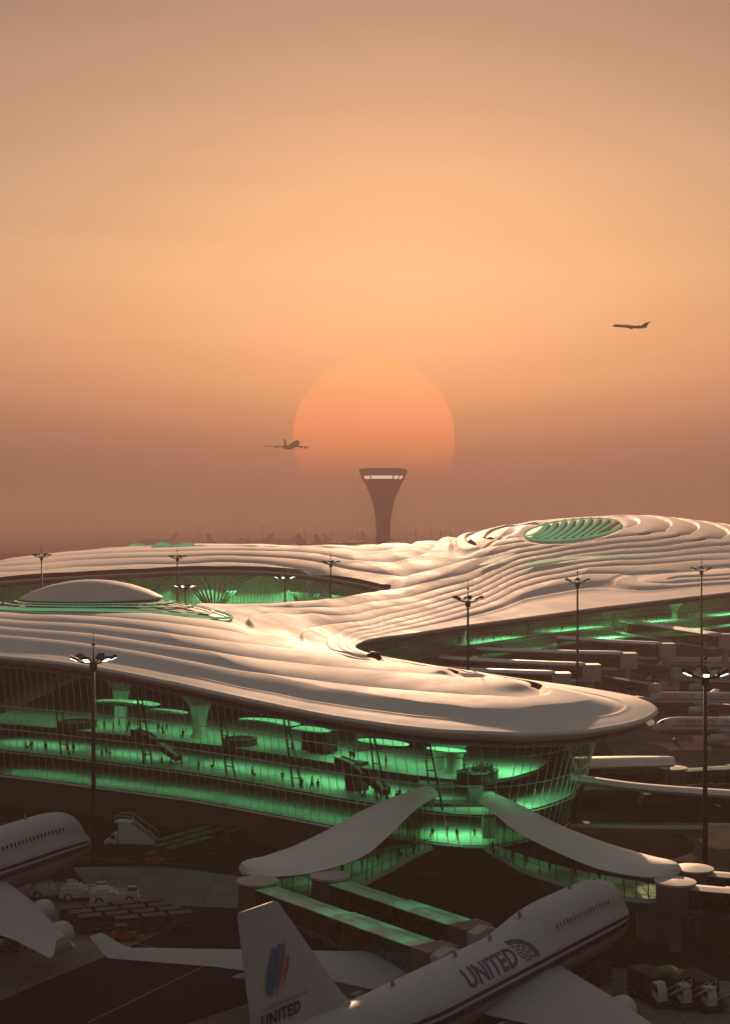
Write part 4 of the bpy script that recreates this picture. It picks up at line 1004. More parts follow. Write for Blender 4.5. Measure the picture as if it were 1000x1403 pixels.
def jet_bridge(label, A, B, group=None, top='green_top', z0=4.6, hgt=2.7, wid=2.9, sup=(.62,), cab=True, rot=True):
    """telescoping passenger bridge from its round lobby A to the aircraft cab B"""
    A, B = Vector((A[0], A[1], 0)), Vector((B[0], B[1], 0)); root = empty('jet_bridge', A, math.atan2(B.y-A.y, B.x-A.x)); tag(root, label, 'jet bridge', group); L = (B-A).length
    segs = [(1.5, L*.55, wid*.86, hgt*.92), (L*.5, L-2.2, wid, hgt)]
    for i, (x0, x1, w_, h_) in enumerate(segs):
        zb = z0-.15*i
        b = MB(); b.box(((x0+x1)/2, 0, zb+.1), (x1-x0, w_, .22)); b.box(((x0+x1)/2, -w_/2, zb+h_*.09), (x1-x0, .08, h_*.14)); b.box(((x0+x1)/2, w_/2, zb+h_*.09), (x1-x0, .08, h_*.14)); tn = b.build('tunnel', M['bridge_wall'], root)
        for sg in (-1, 1):
            b = MB(); b.add([(x0, sg*w_*.5, zb+h_*.16), (x1, sg*w_*.5, zb+h_*.16), (x1, sg*w_*.5, zb+h_), (x0, sg*w_*.5, zb+h_)], [(0, 1, 2, 3)]); b.build('tunnel_glass', M['dark_glass'], tn)
        b = MB(); n = max(2, int((x1-x0)/2.2))
        for sg in (-1, 1):
            y = sg*(w_/2+.08)
            b.tube([(x0, y, zb), (x1, y, zb)], .09, 4); b.tube([(x0, y, zb+h_), (x1, y, zb+h_)], .09, 4)
            for k in range(n):
                xa, xb = x0+(x1-x0)*k/n, x0+(x1-x0)*(k+1)/n
                b.tube([(xa, y, zb), (xb, y, zb+h_)] if k % 2 else [(xa, y, zb+h_), (xb, y, zb)], .06, 4); b.tube([(xb, y, zb), (xb, y, zb+h_)], .06, 4)
        b.build('truss', M['dark_steel'], tn)
        b = MB(); b.loft([[Vector((x, y, zb+h_+q)) for y, q in ((-w_/2-.1, .0), (-w_/2-.1, .12), (0, .26), (w_/2+.1, .12), (w_/2+.1, 0))] for x in (x0, x1)]); b.build('tunnel_roof', M[top], root)
    if rot:
        b = MB(); b.lathe([(2.1, z0-.4), (2.1, z0+hgt+.2)], 24); b.build('rotunda', M['bridge_wall'], root, True, .6)
        b = MB(); b.lathe([(2.3, z0+hgt+.2), (2.3, z0+hgt+.42), (.3, z0+hgt+.62)], 24); b.build('rotunda_roof', M['bridge_roof'], root, True, .6)
        b = MB(); b.lathe([(.7, 0), (.6, z0-.4)], 14); b.build('rotunda_post', M['concrete'], root, True, .6)
    if cab:
        b = MB(); b.loft([[Vector((L-2.4+q, y, z0-.3+z)) for y, z in ((-1.9, 0), (1.9, 0), (1.9, hgt+.4), (-1.9, hgt+.4))] for q in (0, 2.6)]); b.build('cab', M['bridge_wall'], root)
        b = MB(); b.loft([[Vector((L+.2+q, y*k, z0-.1+z)) for y, z in ((-1.7, 0), (1.7, 0), (1.7, hgt), (0, hgt+.5), (-1.7, hgt))] for q, k in ((0, 1), (.5, .92), (.9, .98), (1.3, .9))]); b.build('canopy', M['bridge_roof'], root)
    for f in sup:
        b = MB(); x = L*f; b.box((x, -1.5, z0/2), (.45, .45, z0)); b.box((x, 1.5, z0/2), (.45, .45, z0)); b.box((x, 0, z0-.5), (.6, 3.5, .5)); b.box((x, 0, .95), (.7, 3.4, .4)); sp = b.build('support', M['dark_steel'], root)
        b = MB()
        for sg in (-1.45, 1.45): wheel(b, (x, sg, .55), .55, .5)
        b.build('wheels', M['tyre'], sp, True, .6)
    return root
M['green_top'] = mat('green_lit_translucent_roof', (.08, .20, .14), .3, emit=(.16, .80, .36), estr=.05)
t = M['green_top'].node_tree; co = t.nodes.new('ShaderNodeTexCoord'); n1 = N(t, 'ShaderNodeTexNoise'); n1.inputs['Scale'].default_value = .22; n1.inputs['Detail'].default_value = 5; n1.inputs['Roughness'].default_value = .7
t.links.new(co.outputs['Object'], n1.inputs['Vector']); t.links.new(ramp(t, n1.outputs['Fac'], [(.34, (.005,)*3), (.5, (.026,)*3), (.68, (.10,)*3)]), t.nodes['Principled BSDF'].inputs['Emission Strength'])
p0, p1 = G(352, 1203, 8.0), G(606, 1292, 8.0); jet_bridge('nearer of the two green topped jet bridges, starting under the left arm tip', p0, p1, 'green topped jet bridges below the left arm', sup=(.32, .82))
p0, p1 = G(452, 1196, 8.0), G(655, 1262, 8.0); jet_bridge('farther of the two green topped jet bridges, starting at the left arm glass', p0, p1, 'green topped jet bridges below the left arm', sup=(.75,))
p0, p1 = G(925, 1204, 8.0), G(1060, 1216, 8.0); jet_bridge('nearer of the two pale roofed jet bridges leaving the right arm tip', p0, p1, 'pale jet bridges at the right arm tip', top='bridge_roof')
p0, p1 = G(950, 1186, 8.0), G(1075, 1196, 8.0); jet_bridge('farther of the two pale roofed jet bridges leaving the right arm tip', p0, p1, 'pale jet bridges at the right arm tip', top='bridge_roof')
p0, p1 = G(922, 1041, 9.0), G(1020, 1036, 9.0); jet_bridge('green lit jet bridge running right from the short bright arm', p0, p1, top='green_top')
for (a, b_, nm) in (((768, 927), (872, 952), 'nearest'), ((808, 913), (895, 934), 'middle'), ((862, 898), (925, 912), 'farthest')):
    p0, p1 = G(*a, 9.0), G(*b_, 8.0); jet_bridge('%s dark trussed jet bridge below the slim arms of the right bay' % nm, p0, p1, 'dark jet bridges of the right bay', top='bridge_wall')

# control tower
b = MB(); Yt = 1900.; s_ = F/Yt; cx_ = (525-500)/s_
prof = [(11.5, 0), (9.4, 25), (9.2, 40), (10.2, 55), (12.6, 70), (17, 84), (22.5, 96), (28, 107), (29.6, 110.8)]
tower = empty('control_tower', (cx_, Yt, 0)); tag(tower, 'tall flared control tower standing alone in the haze below the sun', 'control tower')
M['tower'] = mat('tower_concrete', (.20, .17, .155), .7)
b.lathe(prof, 48); b.build('shaft', M['tower'], tower, True)
b = MB(); b.lathe([(26.3, 104.0), (29.2, 110.5)], 48, caps=False)
M['tower_light'] = mat('lit_tower_cab', (.5, .4, .36), .4, emit=(1, .72, .58), estr=.42)
for a0, a1 in ((-150, -128), (-124, -66), (-62, -48), (-44, -30)):
    b = MB(); b.loft([[Vector((r*math.cos(math.radians(a0+(a1-a0)*k/8)), r*math.sin(math.radians(a0+(a1-a0)*k/8)), z)) for k in range(9)] for r, z in ((27.4, 105.3), (29.15, 109.3))], False, False); b.build('cab_window', M['tower_light'], tower)
b = MB(); b.lathe([(29.7, 110.8), (31.3, 114.5), (31.3, 118.5), (30.5, 119), (.1, 119.2)], 48); b.build('cab_roof', M['tower'], tower, True, .6)

# floodlight masts
M['mast'] = mat('dark_mast_steel', (.012, .012, .012), .55)
M['lamp_on'] = mat('burning_floodlight', (.9, .9, .85), .4, emit=(1, .94, .82), estr=1.6)
M['lamp_dim'] = mat('dim_floodlight', (.7, .7, .68), .3, emit=(1, .94, .85), estr=.12)
def mast(label, base, top_z, group='floodlight masts around the terminal', bright=True, lamps=6, Rr=2.6, mh=1.0):
    root = empty('floodlight_mast', base); tag(root, label, 'light mast', group); h = top_z
    b = MB(); b.tube([(0, 0, 0), (0, 0, h*.5), (0, 0, h)], [.36*mh, .30*mh, .2*mh], 10); b.tube([(0, 0, h-.1), (0, 0, h+1.6), (0, 0, h+4.2)], [.13*mh, .07*mh, .03*mh], 6); b.build('pole', M['mast'], root, True)
    b = MB(); b.lathe([(.1, 0), (.26, .12), (.26, .3), (.1, .42)], 10, (0, 0, h+2.0)); b.build('warning_lamp', M['mast'], root, True)
    b = MB(); b.lathe([(.5, -1.2), (.55, -.2), (.3, .1)], 12, (0, 0, h-.2)); b.build('collar', M['mast'], root, True, .7)
    for k in range(lamps):
        a = 2*PI*k/lamps+.35; u = Vector((math.cos(a), math.sin(a), 0)); c = u*Rr+Vector((0, 0, h+.35))
        b = MB(); b.tube([Vector((0, 0, h-.5)), u*Rr*.6+Vector((0, 0, h-.25)), c+Vector((0, 0, -.05))], [.13, .1, .08], 5)
        R = Matrix.Rotation(a, 3, 'Z') @ Matrix.Rotation(math.radians(-24), 3, 'Y'); b.box(c, (1.2, .95, .36), R=R)
        hd = b.build('lamp_head', M['mast'], root)
        b = MB(); b.box(c+R @ Vector((.02, 0, -.2)), (.9, .7, .08), R=R); b.build('lamp_glass', M['lamp_on'] if bright else M['lamp_dim'], hd)
    return root
def mast_px(label, px, ytop, Y, zt=None, **k):
    z = H-(ytop-HY)*Y/F; return mast(label, ((px-500)*Y/F, Y, 0), z, **k)
mast_px('dark floodlight mast in front of the left glass hall', 128, 905, 201)
mast_px('dark floodlight mast nearest the right edge, beside the lower lettered airliner', 966, 925, 190)
mast_px('floodlight mast in front of the concourse glass right of the roof neck', 641, 822, 288, bright=False)
mast_px('floodlight mast standing among the slim boarding arms in the bay', 791, 797, 352, bright=False)
mast_px('floodlight mast near the right edge in front of the far concourse roof', 961, 781, 410, bright=False)
mast_px('floodlight mast in the courtyard at its right, beyond the near roof', 453, 771.5, 470, bright=False)
mast_px('floodlight mast with glowing lamps in the middle of the courtyard', 390.5, 792, 440)
mast_px('floodlight mast with glowing lamps beside the dome tip', 254, 804, 420)
mast_px('floodlight mast on the left of the courtyard above the dome', 243, 764, 490, bright=False)
mast_px('floodlight mast at the far left in front of the far roof', 57, 762, 470, bright=False)
for px_, yt, nm in ((340, 731, 'first from the left'), (408, 733, 'second from the left'), (418, 727, 'third from the left'), (491, 726, 'close left of the control tower'), (454, 726, 'beside the airliner tails'), (570, 725, 'right of the control tower'), (604, 724, 'right of the tower above the roof crest'), (618, 726, 'rightmost before the roof hump')):
    mast_px('tiny far mast with lit lamps, %s' % nm, px_, yt, 2000., group='tiny masts far off in the haze', lamps=4, Rr=3.4, mh=1.6)
for px_ in (135, 139, 272, 276, 360, 366, 432, 556, 590):
    o = mast_px('thin unlit mast on the hazy far apron', px_, 722+(px_ % 4), 2300., group='thin unlit masts on the far apron', lamps=3, Rr=1.5, mh=1.6, bright=False)
# ------------------------------------------------------------------ apron surfaces
def concrete_mat(name, col, sc):
    m = mat(name, col, .88, noise=.22, nscale=.12, spec=0, bump=.2, bscale=3); t = m.node_tree; b = t.nodes['Principled BSDF']
    co = t.nodes.new('ShaderNodeTexCoord'); br = t.nodes.new('ShaderNodeTexBrick'); br.offset = 0; br.inputs['Scale'].default_value = 1; br.inputs['Brick Width'].default_value = sc; br.inputs['Row Height'].default_value = sc; br.inputs['Mortar Size'].default_value = .05
    br.inputs['Color1'].default_value = (.9, .9, .9, 1); br.inputs['Color2'].default_value = (1.12, 1.1, 1.08, 1); br.inputs['Mortar'].default_value = (.5, .5, .5, 1)
    t.links.new(co.outputs['Object'], br.inputs['Vector'])
    src = b.inputs['Base Color'].links[0].from_socket
    t.links.new(mixc(t, 1.0, src, br.outputs['Color'], 'MULTIPLY'), b.inputs['Base Color']); return m
M['pad'] = concrete_mat('concrete_slabs', (.19, .18, .165), 5.0)
M['taxi'] = concrete_mat('worn_taxiway', (.11, .096, .084), 7.5)
M['oval'] = mat('dark_paving', (.022, .020, .019), .9, noise=.2, nscale=.1, spec=0)
def sheet(name, pxs, m, z):
    P_ = [G(x, y, z) for x, y in pxs]; me = np_mesh(name, P_, [tuple(range(len(P_)))]); o = link(name, me, m, smooth=False); return tag(o, kind='structure')
sheet('concrete_apron', [(100, 1189), (215, 1187), (345, 1203), (470, 1218), (480, 1256), (345, 1246), (170, 1238), (120, 1216)], M['pad'], .004)
sheet('concrete_apron', [(-80, 1196), (40, 1212), (150, 1243), (243, 1270), (0, 1371), (-120, 1420)], M['pad'], .004)
sheet('concrete_apron', [(560, 1284), (780, 1306), (800, 1470), (60, 1480), (255, 1404), (432, 1346)], M['pad'], .004)
sheet('concrete_apron', [(812, 1323), (1020, 1348), (1120, 1500), (680, 1480)], M['pad'], .004)
sheet('taxiway', [(770, 1116), (1120, 1122), (1120, 1206), (940, 1206), (800, 1180)], M['taxi'], .004)
sheet('taxiway', [(860, 1060), (1250, 1062), (1250, 985), (800, 975)], M['taxi'], .004)
c0 = G(832, 1153, .008); ov = [(c0.x+12.6*math.cos(2*PI*k/40), c0.y+14*math.sin(2*PI*k/40), .008) for k in range(40)]
tag(link('dark_paving', np_mesh('dark_paving', ov, [tuple(range(40))]), M['oval'], smooth=False), kind='structure')
M['line'] = mat('worn_yellow_line', (.22, .16, .04), .8, noise=.3, nscale=1.5)
def line_px(p0, p1, w=.16):
    a, b_ = G(*p0, .009), G(*p1, .009); t = (b_-a).normalized(); s_ = Vector((-t.y, t.x, 0))*w; tag(link('guide_line', np_mesh('guide_line', [a-s_, a+s_, b_+s_, b_-s_], [(0, 1, 2, 3)]), M['line'], smooth=False), kind='structure')
for q_ in (((330, 1300), (120, 1402)), ((470, 1262), (560, 1283)), ((60, 1262), (215, 1300)), ((900, 1335), (860, 1402)), ((980, 1342), (960, 1402)), ((250, 1185), (60, 1172))): line_px(*q_, .10)
line_px((250, 1255), (-40, 1390)); line_px((860, 1186), (1100, 1196)); line_px((330, 1262), (620, 1330)); line_px((1000, 1370), (850, 1345))

# ------------------------------------------------------------------ ground vehicles
M['veh_white'] = mat('vehicle_white', (.52, .52, .50), .45, noise=.08, nscale=1.2)
M['veh_dark'] = mat('vehicle_dark_grey', (.045, .045, .045), .55, noise=.2, nscale=1.5)
M['veh_glass'] = mat('vehicle_glass', (.01, .012, .013), .1)
M['veh_orange'] = mat('faded_orange_paint', (.30, .09, .03), .5, noise=.15, nscale=2)
M['cage'] = mat('cage_steel', (.075, .07, .065), .5, noise=.2, nscale=2)
M['tarp'] = mat('dark_cart_cover', (.03, .032, .03), .75, noise=.3, nscale=1.5, bump=.4, bscale=6)
def put(o, px, py, rz, z=0): p = G(px, py, z); o.location = p; o.rotation_euler = (0, 0, rz); return o
def tow_tractor(label, group):
    r = empty('tow_tractor'); tag(r, label, 'tow tractor', group)
    b = MB(); pr = [(-3, .45), (3.0, .45), (3.0, 1.25), (2.7, 1.5), (.2, 1.45), (-.1, 1.75), (-2.6, 1.75), (-3, 1.5)]; b.prism(pr, -1.45, 1.45); bd = b.build('body', M['veh_white'], r)
    bv = bd.modifiers.new('bevel', 'BEVEL'); bv.width = .08; bv.segments = 2
    b = MB(); b.box((-1.35, 0, 1.9), (1.5, 2.5, .3)); b.build('engine_cover', M['veh_white'], r)
    for y in (-.9, -.1, .7):
        b = MB(); b.box((1.5, y+.1, 1.485), (1.9, .22, .05)); b.build('deck_slot', M['veh_dark'], bd)
    b = MB(); b.box((2.2, -.95, 1.85), (1.2, .9, .75), taper=.85); cb = b.build('cab', M['veh_white'], r)
    b = MB(); b.box((2.2, -.95, 1.95), (1.24, .94, .36), taper=.9); b.build('cab_glass', M['veh_glass'], cb)
    for x in (-1.85, 1.85):
        for y in (-1.25, 1.25):
            b = MB(); wheel(b, (x, y, .58), .58, .46); w_ = b.build('wheel', M['tyre'], r, True, .6)
            b = MB(); b.lathe([(.3, 0), (.26, .03), (.05, .05)], 12); hb = b.build('hub', M['veh_white'], w_, True); hb.location = (x, y+.23*(1 if y > 0 else -1), .58); hb.rotation_euler = (-PI/2 if y > 0 else PI/2, 0, 0)
    b = MB()
    for y in (-1.05, 1.05): b.box((3.02, y, 1.0), (.06, .3, .18))
    for y, n in ((-1.05, 0), (1.05, 1)):
        h_ = MB(); h_.box((3.02, y, 1.0), (.06, .3, .18)); h_.build('headlight', M['lamp_dim'], r)
    return r
tt = tow_tractor('rightmost of the three white low tow tractors under the left airliner nose', 'white tow tractors parked side by side'); rz = math.radians(12)
put(tt, 156, 1238, rz)
for px_, py_, nm in ((114, 1232, 'middle'), (72, 1229, 'leftmost')):
    o = copy_tree(tt); tag(o, '%s of the three white low tow tractors under the left airliner nose' % nm); put(o, px_, py_, rz)
def stair_truck(label):
    r = empty('stair_truck'); tag(r, label, 'stair truck')
    b = MB(); b.box((0, 0, .75), (7.2, 2.0, .3)); b.build('chassis', M['veh_dark'], r)
    b = MB(); b.prism([(-3.9, .6), (-1.9, .6), (-1.9, 2.25), (-2.7, 2.25), (-3.15, 1.45), (-3.9, 1.25)], -1.0, 1.0); cb = b.build('cab', M['veh_white'], r); bv = cb.modifiers.new('bevel', 'BEVEL'); bv.width = .1; bv.segments = 2
    b = MB(); b.prism([(-2.25, 1.5), (-2.25, 2.1), (-2.68, 2.1), (-2.98, 1.5)], -1.02, 1.02); b.build('side_window', M['veh_glass'], cb)
    b = MB(); b.add([(-3.12, -.85, 1.55), (-3.12, .85, 1.55), (-2.76, .85, 2.2), (-2.76, -.85, 2.2)], [(0, 1, 2, 3)]); b.build('windscreen', M['veh_glass'], cb)
    b = MB(); b.prism([(-1.7, .9), (3.6, .9), (3.6, 1.3), (-.2, 3.9), (-1.7, 3.9)], -1.15, 1.15); b.build('stair_body', M['veh_white'], r)
    b = MB()
    for k in range(12): b.box((3.5-.31*k, 0, 1.45+.21*k), (.34, 1.7, .06))
    b.build('steps', M['veh_dark'], r)
    for y in (-1.12, 1.12):
        b = MB(); b.tube([(3.6, y, 2.3), (-.2, y, 4.9), (-2.2, y, 4.9)], .05, 6)
        for f in (0, .33, .66, 1): b.tube([(3.6-3.8*f, y, 1.3+2.6*f), (3.6-3.8*f, y, 2.3+2.6*f)], .04, 5)
        b.tube([(-2.2, y, 3.9), (-2.2, y, 4.9)], .04, 5); b.build('handrail', M['veh_white'], r)
    b = MB(); b.box((-1.6, 0, 3.95), (1.5, 2.3, .14)); b.build('platform', M['veh_white'], r)
    for x in (-2.9, 1.9):
        for y in (-.95, .95): b = MB(); wheel(b, (x, y, .48), .48, .32); b.build('wheel', M['tyre'], r, True, .6)
    return r
put(stair_truck('white passenger stair truck parked before the brown wall beside the dark carts'), 181, 1163, math.radians(-8))
def cart(label, group, kind=0):
    r = empty('baggage_cart'); tag(r, label, 'baggage cart', group)
    b = MB(); b.box((0, 0, .5), (2.7, 1.5, .16)); b.build('deck', M['cage'], r)
    b = MB(); b.box((0, 0, 1.2), (2.5, 1.36, 1.2), taper=.96); b.build('load', M['tarp'], r)
    b = MB()
    for x in (-1.3, 0, 1.3):
        for y in (-.72, .72): b.tube([(x, y, .55), (x, y, 2.0)], .04, 4)
    for y in (-.72, .72): b.tube([(-1.3, y, 2.0), (1.3, y, 2.0)], .04, 4); b.tube([(-1.3, y, 1.2), (1.3, y, 1.2)], .03, 4)
    for x in (-1.3, 1.3): b.tube([(x, -.72, 2.0), (x, .72, 2.0)], .04, 4)
    b.box((0, 0, 2.03), (2.6, 1.5, .05)); b.build('cage_frame', M['cage'], r)
    b = MB(); b.tube([(1.35, 0, .45), (2.1, 0, .35)], .04, 5); b.build('tow_bar', M['cage'], r)
    for x in (-.95, .95):
        for y in (-.62, .62): b = MB(); wheel(b, (x, y, .24), .24, .16); b.build('wheel', M['tyre'], r, True, .6)
    return r
g1 = 'dark baggage carts in rows beside the stair truck'; g2 = 'dark baggage carts in rows below the tow tractors'
lab1 = 'dark caged baggage cart in the parked rows right of the stair truck'; lab2 = 'dark caged baggage cart in the parked rows below the white tow tractors'
c0 = cart(lab1, g1); first = True
a0, a1 = G(226, 1184), G(322, 1156); uu = (a1-a0).normalized(); nn = Vector((uu.y, -uu.x, 0)); rzz = math.atan2(uu.y, uu.x)
for row in range(3):
    for k in range(7):
        p = a0+uu*(2.0+3.2*k)-nn*(2.3*row)
        if (row, k) in ((0, 3), (2, 0)): continue
        o = c0 if first else copy_tree(c0); first = False; o.location = p; o.rotation_euler = (0, 0, rzz+random.uniform(-.04, .04))
a0, a1 = G(100, 1276), G(214, 1279); uu = (a1-a0).normalized(); uu = Vector((math.cos(.35), math.sin(.35), 0)); nn = Vector((uu.y, -uu.x, 0)); a0 = G(104, 1278)
for row in range(4):
    for k in range(4):
        if (row, k) in ((3, 0),): continue
        o = copy_tree(c0); tag(o, lab2, group=g2); o.location = a0+uu*(3.1*k)+nn*(1.9*row-3.6)+Vector((.8*row, 0, 0)); o.rotation_euler = (0, 0, .35+random.uniform(-.04, .04))
def tug(label):
    r = empty('baggage_tug'); tag(r, label, 'baggage tug')
    b = MB(); b.prism([(-1.3, .3), (1.3, .3), (1.3, .85), (.3, .95), (.2, .7), (-.5, .7), (-.6, 1.0), (-1.3, 1.0)], -.65, .65); b.build('body', M['veh_orange'], r)
    b = MB()
    for x in (.25, -.9):
        for y in (-.6, .6): b.tube([(x, y, .9), (x*.95, y, 1.75)], .035, 5)
    b.box((-.33, 0, 1.78), (1.35, 1.3, .05)); b.build('canopy', M['veh_dark'], r)
    b = MB(); b.box((-.25, 0, .85), (.45, .9, .15)); b.box((-.5, 0, 1.1), (.1, .9, .4)); b.build('seat', M['veh_dark'], r)
    for x in (-.85, .85):
        for y in (-.6, .6): b = MB(); wheel(b, (x, y, .3), .3, .2); b.build('wheel', M['tyre'], r, True, .6)
    return r
tg = put(tug('faded orange baggage tug at the near end of the cart rows by the stair truck'), 211, 1186, .5)
o = copy_tree(tg); tag(o, 'faded orange baggage tug at the end of the cart rows below the tow tractors'); put(o, 170, 1289, .2)
o = copy_tree(c0); tag(o, 'dark baggage cart standing alone under the left airliner wing', group='lone carts'); o['group'] = 'dark carts standing apart'; put(o, 10, 1305, .2)
o = copy_tree(c0); tag(o, 'dark baggage cart beside the foreground airliner nose gear', group='dark carts standing apart'); put(o, 822, 1348, .9)
def loader(label, group):
    r = empty('container_loader'); tag(r, label, 'container loader', group)
    b = MB(); b.box((0, 0, .6), (5.4, 2.4, .35)); b.build('chassis', M['veh_dark'], r)
    b = MB(); b.box((-.6, 0, 1.9), (4.0, 2.3, 1.9)); ld = b.build('container', M['tarp'], r)
    b = MB()
    for k in range(6): b.box((-2.4+.72*k, -1.17, 1.9), (.06, .05, 1.8))
    b.build('ribs', M['cage'], ld)
    b = MB(); b.prism([(1.6, .8), (2.7, .8), (2.7, 1.7), (2.3, 2.5), (1.6, 2.5)], -1.1, -.1); cb = b.build('cab', M['veh_white'], r)
    b = MB(); b.prism([(1.75, 1.6), (2.6, 1.65), (2.32, 2.3), (1.75, 2.3)], -1.12, -.08); b.build('cab_glass', M['veh_glass'], cb)
    b = MB(); b.loft([[Vector((1.9, y, 1.0)), Vector((2.0, y, .9)), Vector((5.0, y, 2.7)), Vector((4.9, y, 2.85))] for y in (.2, 1.1)]); b.build('belt', M['veh_white'], r)
    for y in (.2, 1.1): b = MB(); b.tube([(2, y, 1.6), (4.9, y, 3.4)], .05, 5); b.tube([(2, y, 1.0), (2, y, 1.6)], .05, 5); b.tube([(4.9, y, 2.8), (4.9, y, 3.4)], .05, 5); b.build('guard_rail', M['veh_white'], r)
    for x in (-1.8, 1.8):
        for y in (-1.05, 1.05): b = MB(); wheel(b, (x, y, .5), .5, .35); b.build('wheel', M['tyre'], r, True, .6)
    return r
ld = put(loader('left one of the three dark container loaders at the bottom right corner', 'container loaders at the bottom right'), 893, 1372, -1.15)
for px_, py_, nm in ((926, 1374, 'middle'), (960, 1378, 'right')):
    o = copy_tree(ld); tag(o, '%s one of the three dark container loaders at the bottom right corner' % nm); put(o, px_, py_, -1.15)
# trucks on the right apron
def box_truck(label):
    r = empty('box_truck'); tag(r, label, 'truck')
    b = MB(); b.box((0, 0, .75), (7, 2.2, .3)); b.build('chassis', M['veh_dark'], r)
    b = MB(); b.box((1.0, 0, 2.35), (5, 2.4, 2.8)); b.build('cargo_box', M['veh_white'], r)
    b = MB(); b.prism([(-3.6, .7), (-1.7, .7), (-1.7, 2.5), (-2.9, 2.5), (-3.5, 1.6)], -1.1, 1.1); cb = b.build('cab', M['veh_white'], r)
    b = MB(); b.prism([(-2.1, 1.6), (-2.1, 2.3), (-2.85, 2.3), (-3.25, 1.6)], -1.12, 1.12); b.build('cab_glass', M['veh_glass'], cb)
    b = MB(); b.box((1.0, -1.22, 2.5), (.9, .04, .9)); b.build('emblem_panel', M['dark_red'], r)
    for x in (-2.5, 2.0):
        for y in (-1.0, 1.0): b = MB(); wheel(b, (x, y, .5), .5, .35); b.build('wheel', M['tyre'], r, True, .6)
    return r
bt = put(box_truck('white box truck on the far right apron above the upper lettered airliner'), 912, 950, 0)
o = copy_tree(bt); tag(o, 'white box truck on the apron between the low beam roofed arm and the short arm'); put(o, 850, 1066, .15)
o = copy_tree(bt); tag(o, 'white box truck behind the glass of the low beam roofed arm'); put(o, 905, 1108, .1)
# ------------------------------------------------------------------ people inside the halls
M['dark_cloth'] = mat('dark_clothing', (.018, .018, .018), .8)
M['grey_cloth'] = mat('grey_clothing', (.06, .06, .058), .8)
M['skin'] = mat('skin', (.35, .22, .16), .6)
M['hair'] = mat('dark_hair', (.015, .012, .01), .6)
def person_mesh(nm, pose):
    J = {'hip': (0, 0, .93), 'chest': (0, 0, 1.25), 'neck': (0, 0, 1.46), 'head0': (.01, 0, 1.56), 'head1': (.015, 0, 1.68)}
    st = {'stand': 0, 'walk': .26, 'carry': .12}[pose]
    for s_, sg in (('l', 1), ('r', -1)):
        f = st*sg; J['th'+s_] = (0, .095*sg, .90); J['kn'+s_] = (f*.55+.02, .10*sg, .50); J['an'+s_] = (f-.06*(f < 0), .10*sg, .09+.05*(f < 0)); J['to'+s_] = (f+.15, .11*sg, .035)
        J['sh'+s_] = (0, .18*sg, 1.40); b_ = -f*.8
        J['el'+s_] = (b_*.5-.02, .24*sg, 1.13) ; J['wr'+s_] = (b_+.06, .25*sg, .90) if not (pose == 'carry' and sg > 0) else (.24, .16, 1.12); J['ha'+s_] = (J['wr'+s_][0]+.05, .245*sg if not (pose == 'carry' and sg > 0) else .1, J['wr'+s_][2]-.09 if not (pose == 'carry' and sg > 0) else 1.16)
    R = {'hip': (.13, .16), 'chest': (.125, .17), 'neck': (.055, .055), 'head0': (.085, .075), 'head1': (.09, .08), 'th': (.095, .095), 'kn': (.062, .062), 'an': (.042, .042), 'to': (.035, .04), 'sh': (.065, .065), 'el': (.045, .045), 'wr': (.032, .032), 'ha': (.03, .045)}
    E = [('hip', 'chest'), ('chest', 'neck'), ('neck', 'head0'), ('head0', 'head1')]
    for s_ in 'lr': E += [('hip', 'th'+s_), ('th'+s_, 'kn'+s_), ('kn'+s_, 'an'+s_), ('an'+s_, 'to'+s_), ('chest', 'sh'+s_), ('sh'+s_, 'el'+s_), ('el'+s_, 'wr'+s_), ('wr'+s_, 'ha'+s_)]
    K_ = list(J); me = bpy.data.meshes.new(nm); me.from_pydata([J[k] for k in K_], [(K_.index(a), K_.index(b)) for a, b in E], []); o = bpy.data.objects.new(nm, me); COL.objects.link(o)
    sk = o.modifiers.new('skin', 'SKIN'); o.modifiers.new('sub', 'SUBSURF').levels = 1
    if not me.skin_vertices: me.attributes.new
    bm = bmesh.new(); bm.from_mesh(me); lay = bm.verts.layers.skin.verify()
    for v, k in zip(bm.verts, K_):
        r = R.get(k) or R[k[:2]]; v[lay].radius = r; v[lay].use_root = (k == 'hip')
    bm.to_mesh(me); bm.free(); bpy.context.view_layer.update()
    m2 = bpy.data.meshes.new_from_object(o.evaluated_get(bpy.context.evaluated_depsgraph_get())); bpy.data.objects.remove(o); bpy.data.meshes.remove(me)
    m2.materials.clear(); [m2.materials.append(M[k]) for k in ('dark_cloth', 'skin', 'grey_cloth')]
    for p in m2.polygons:
        z = p.center.z; p.material_index = 1 if z > 1.50 else 2 if (z < .9 and pose != 'stand') else 0
        p.use_smooth = True
    return m2
PM = [person_mesh('person_'+q, q) for q in ('stand', 'walk', 'carry')]
hm_ = MB(); hm_.lathe([(.098, 1.60), (.108, 1.66), (.095, 1.735), (.055, 1.775), (.005, 1.785)], 10); 
protos = []
for i, me in enumerate(PM):
    me.name = 'person'; o = bpy.data.objects.new('person', me); COL.objects.link(o)
    h_ = MB(); h_.v = list(hm_.v); h_.f = list(hm_.f); h_.mi = list(hm_.mi); hh = h_.build('hair', M['hair'], o, True)
    if i == 2:
        b = MB(); b.box((-.12, -.33, .55), (.34, .14, .42)); b.tube([(-.2, -.33, .76), (-.12, -.33, .86), (-.04, -.33, .76)], .02, 5); b.build('bag', M['dark_cloth'], o)
    protos.append([o, False])
def person(p, label, group):
    i = random.choice((0, 0, 1, 1, 2)); pr = protos[i]
    o = pr[0] if not pr[1] else copy_tree(pr[0]); pr[1] = True
    o.location = p; o.rotation_euler = (0, 0, random.uniform(0, 6.28)); s_ = random.uniform(.93, 1.04); o.scale = (s_, s_, s_); tag(o, label, 'person', group); return o
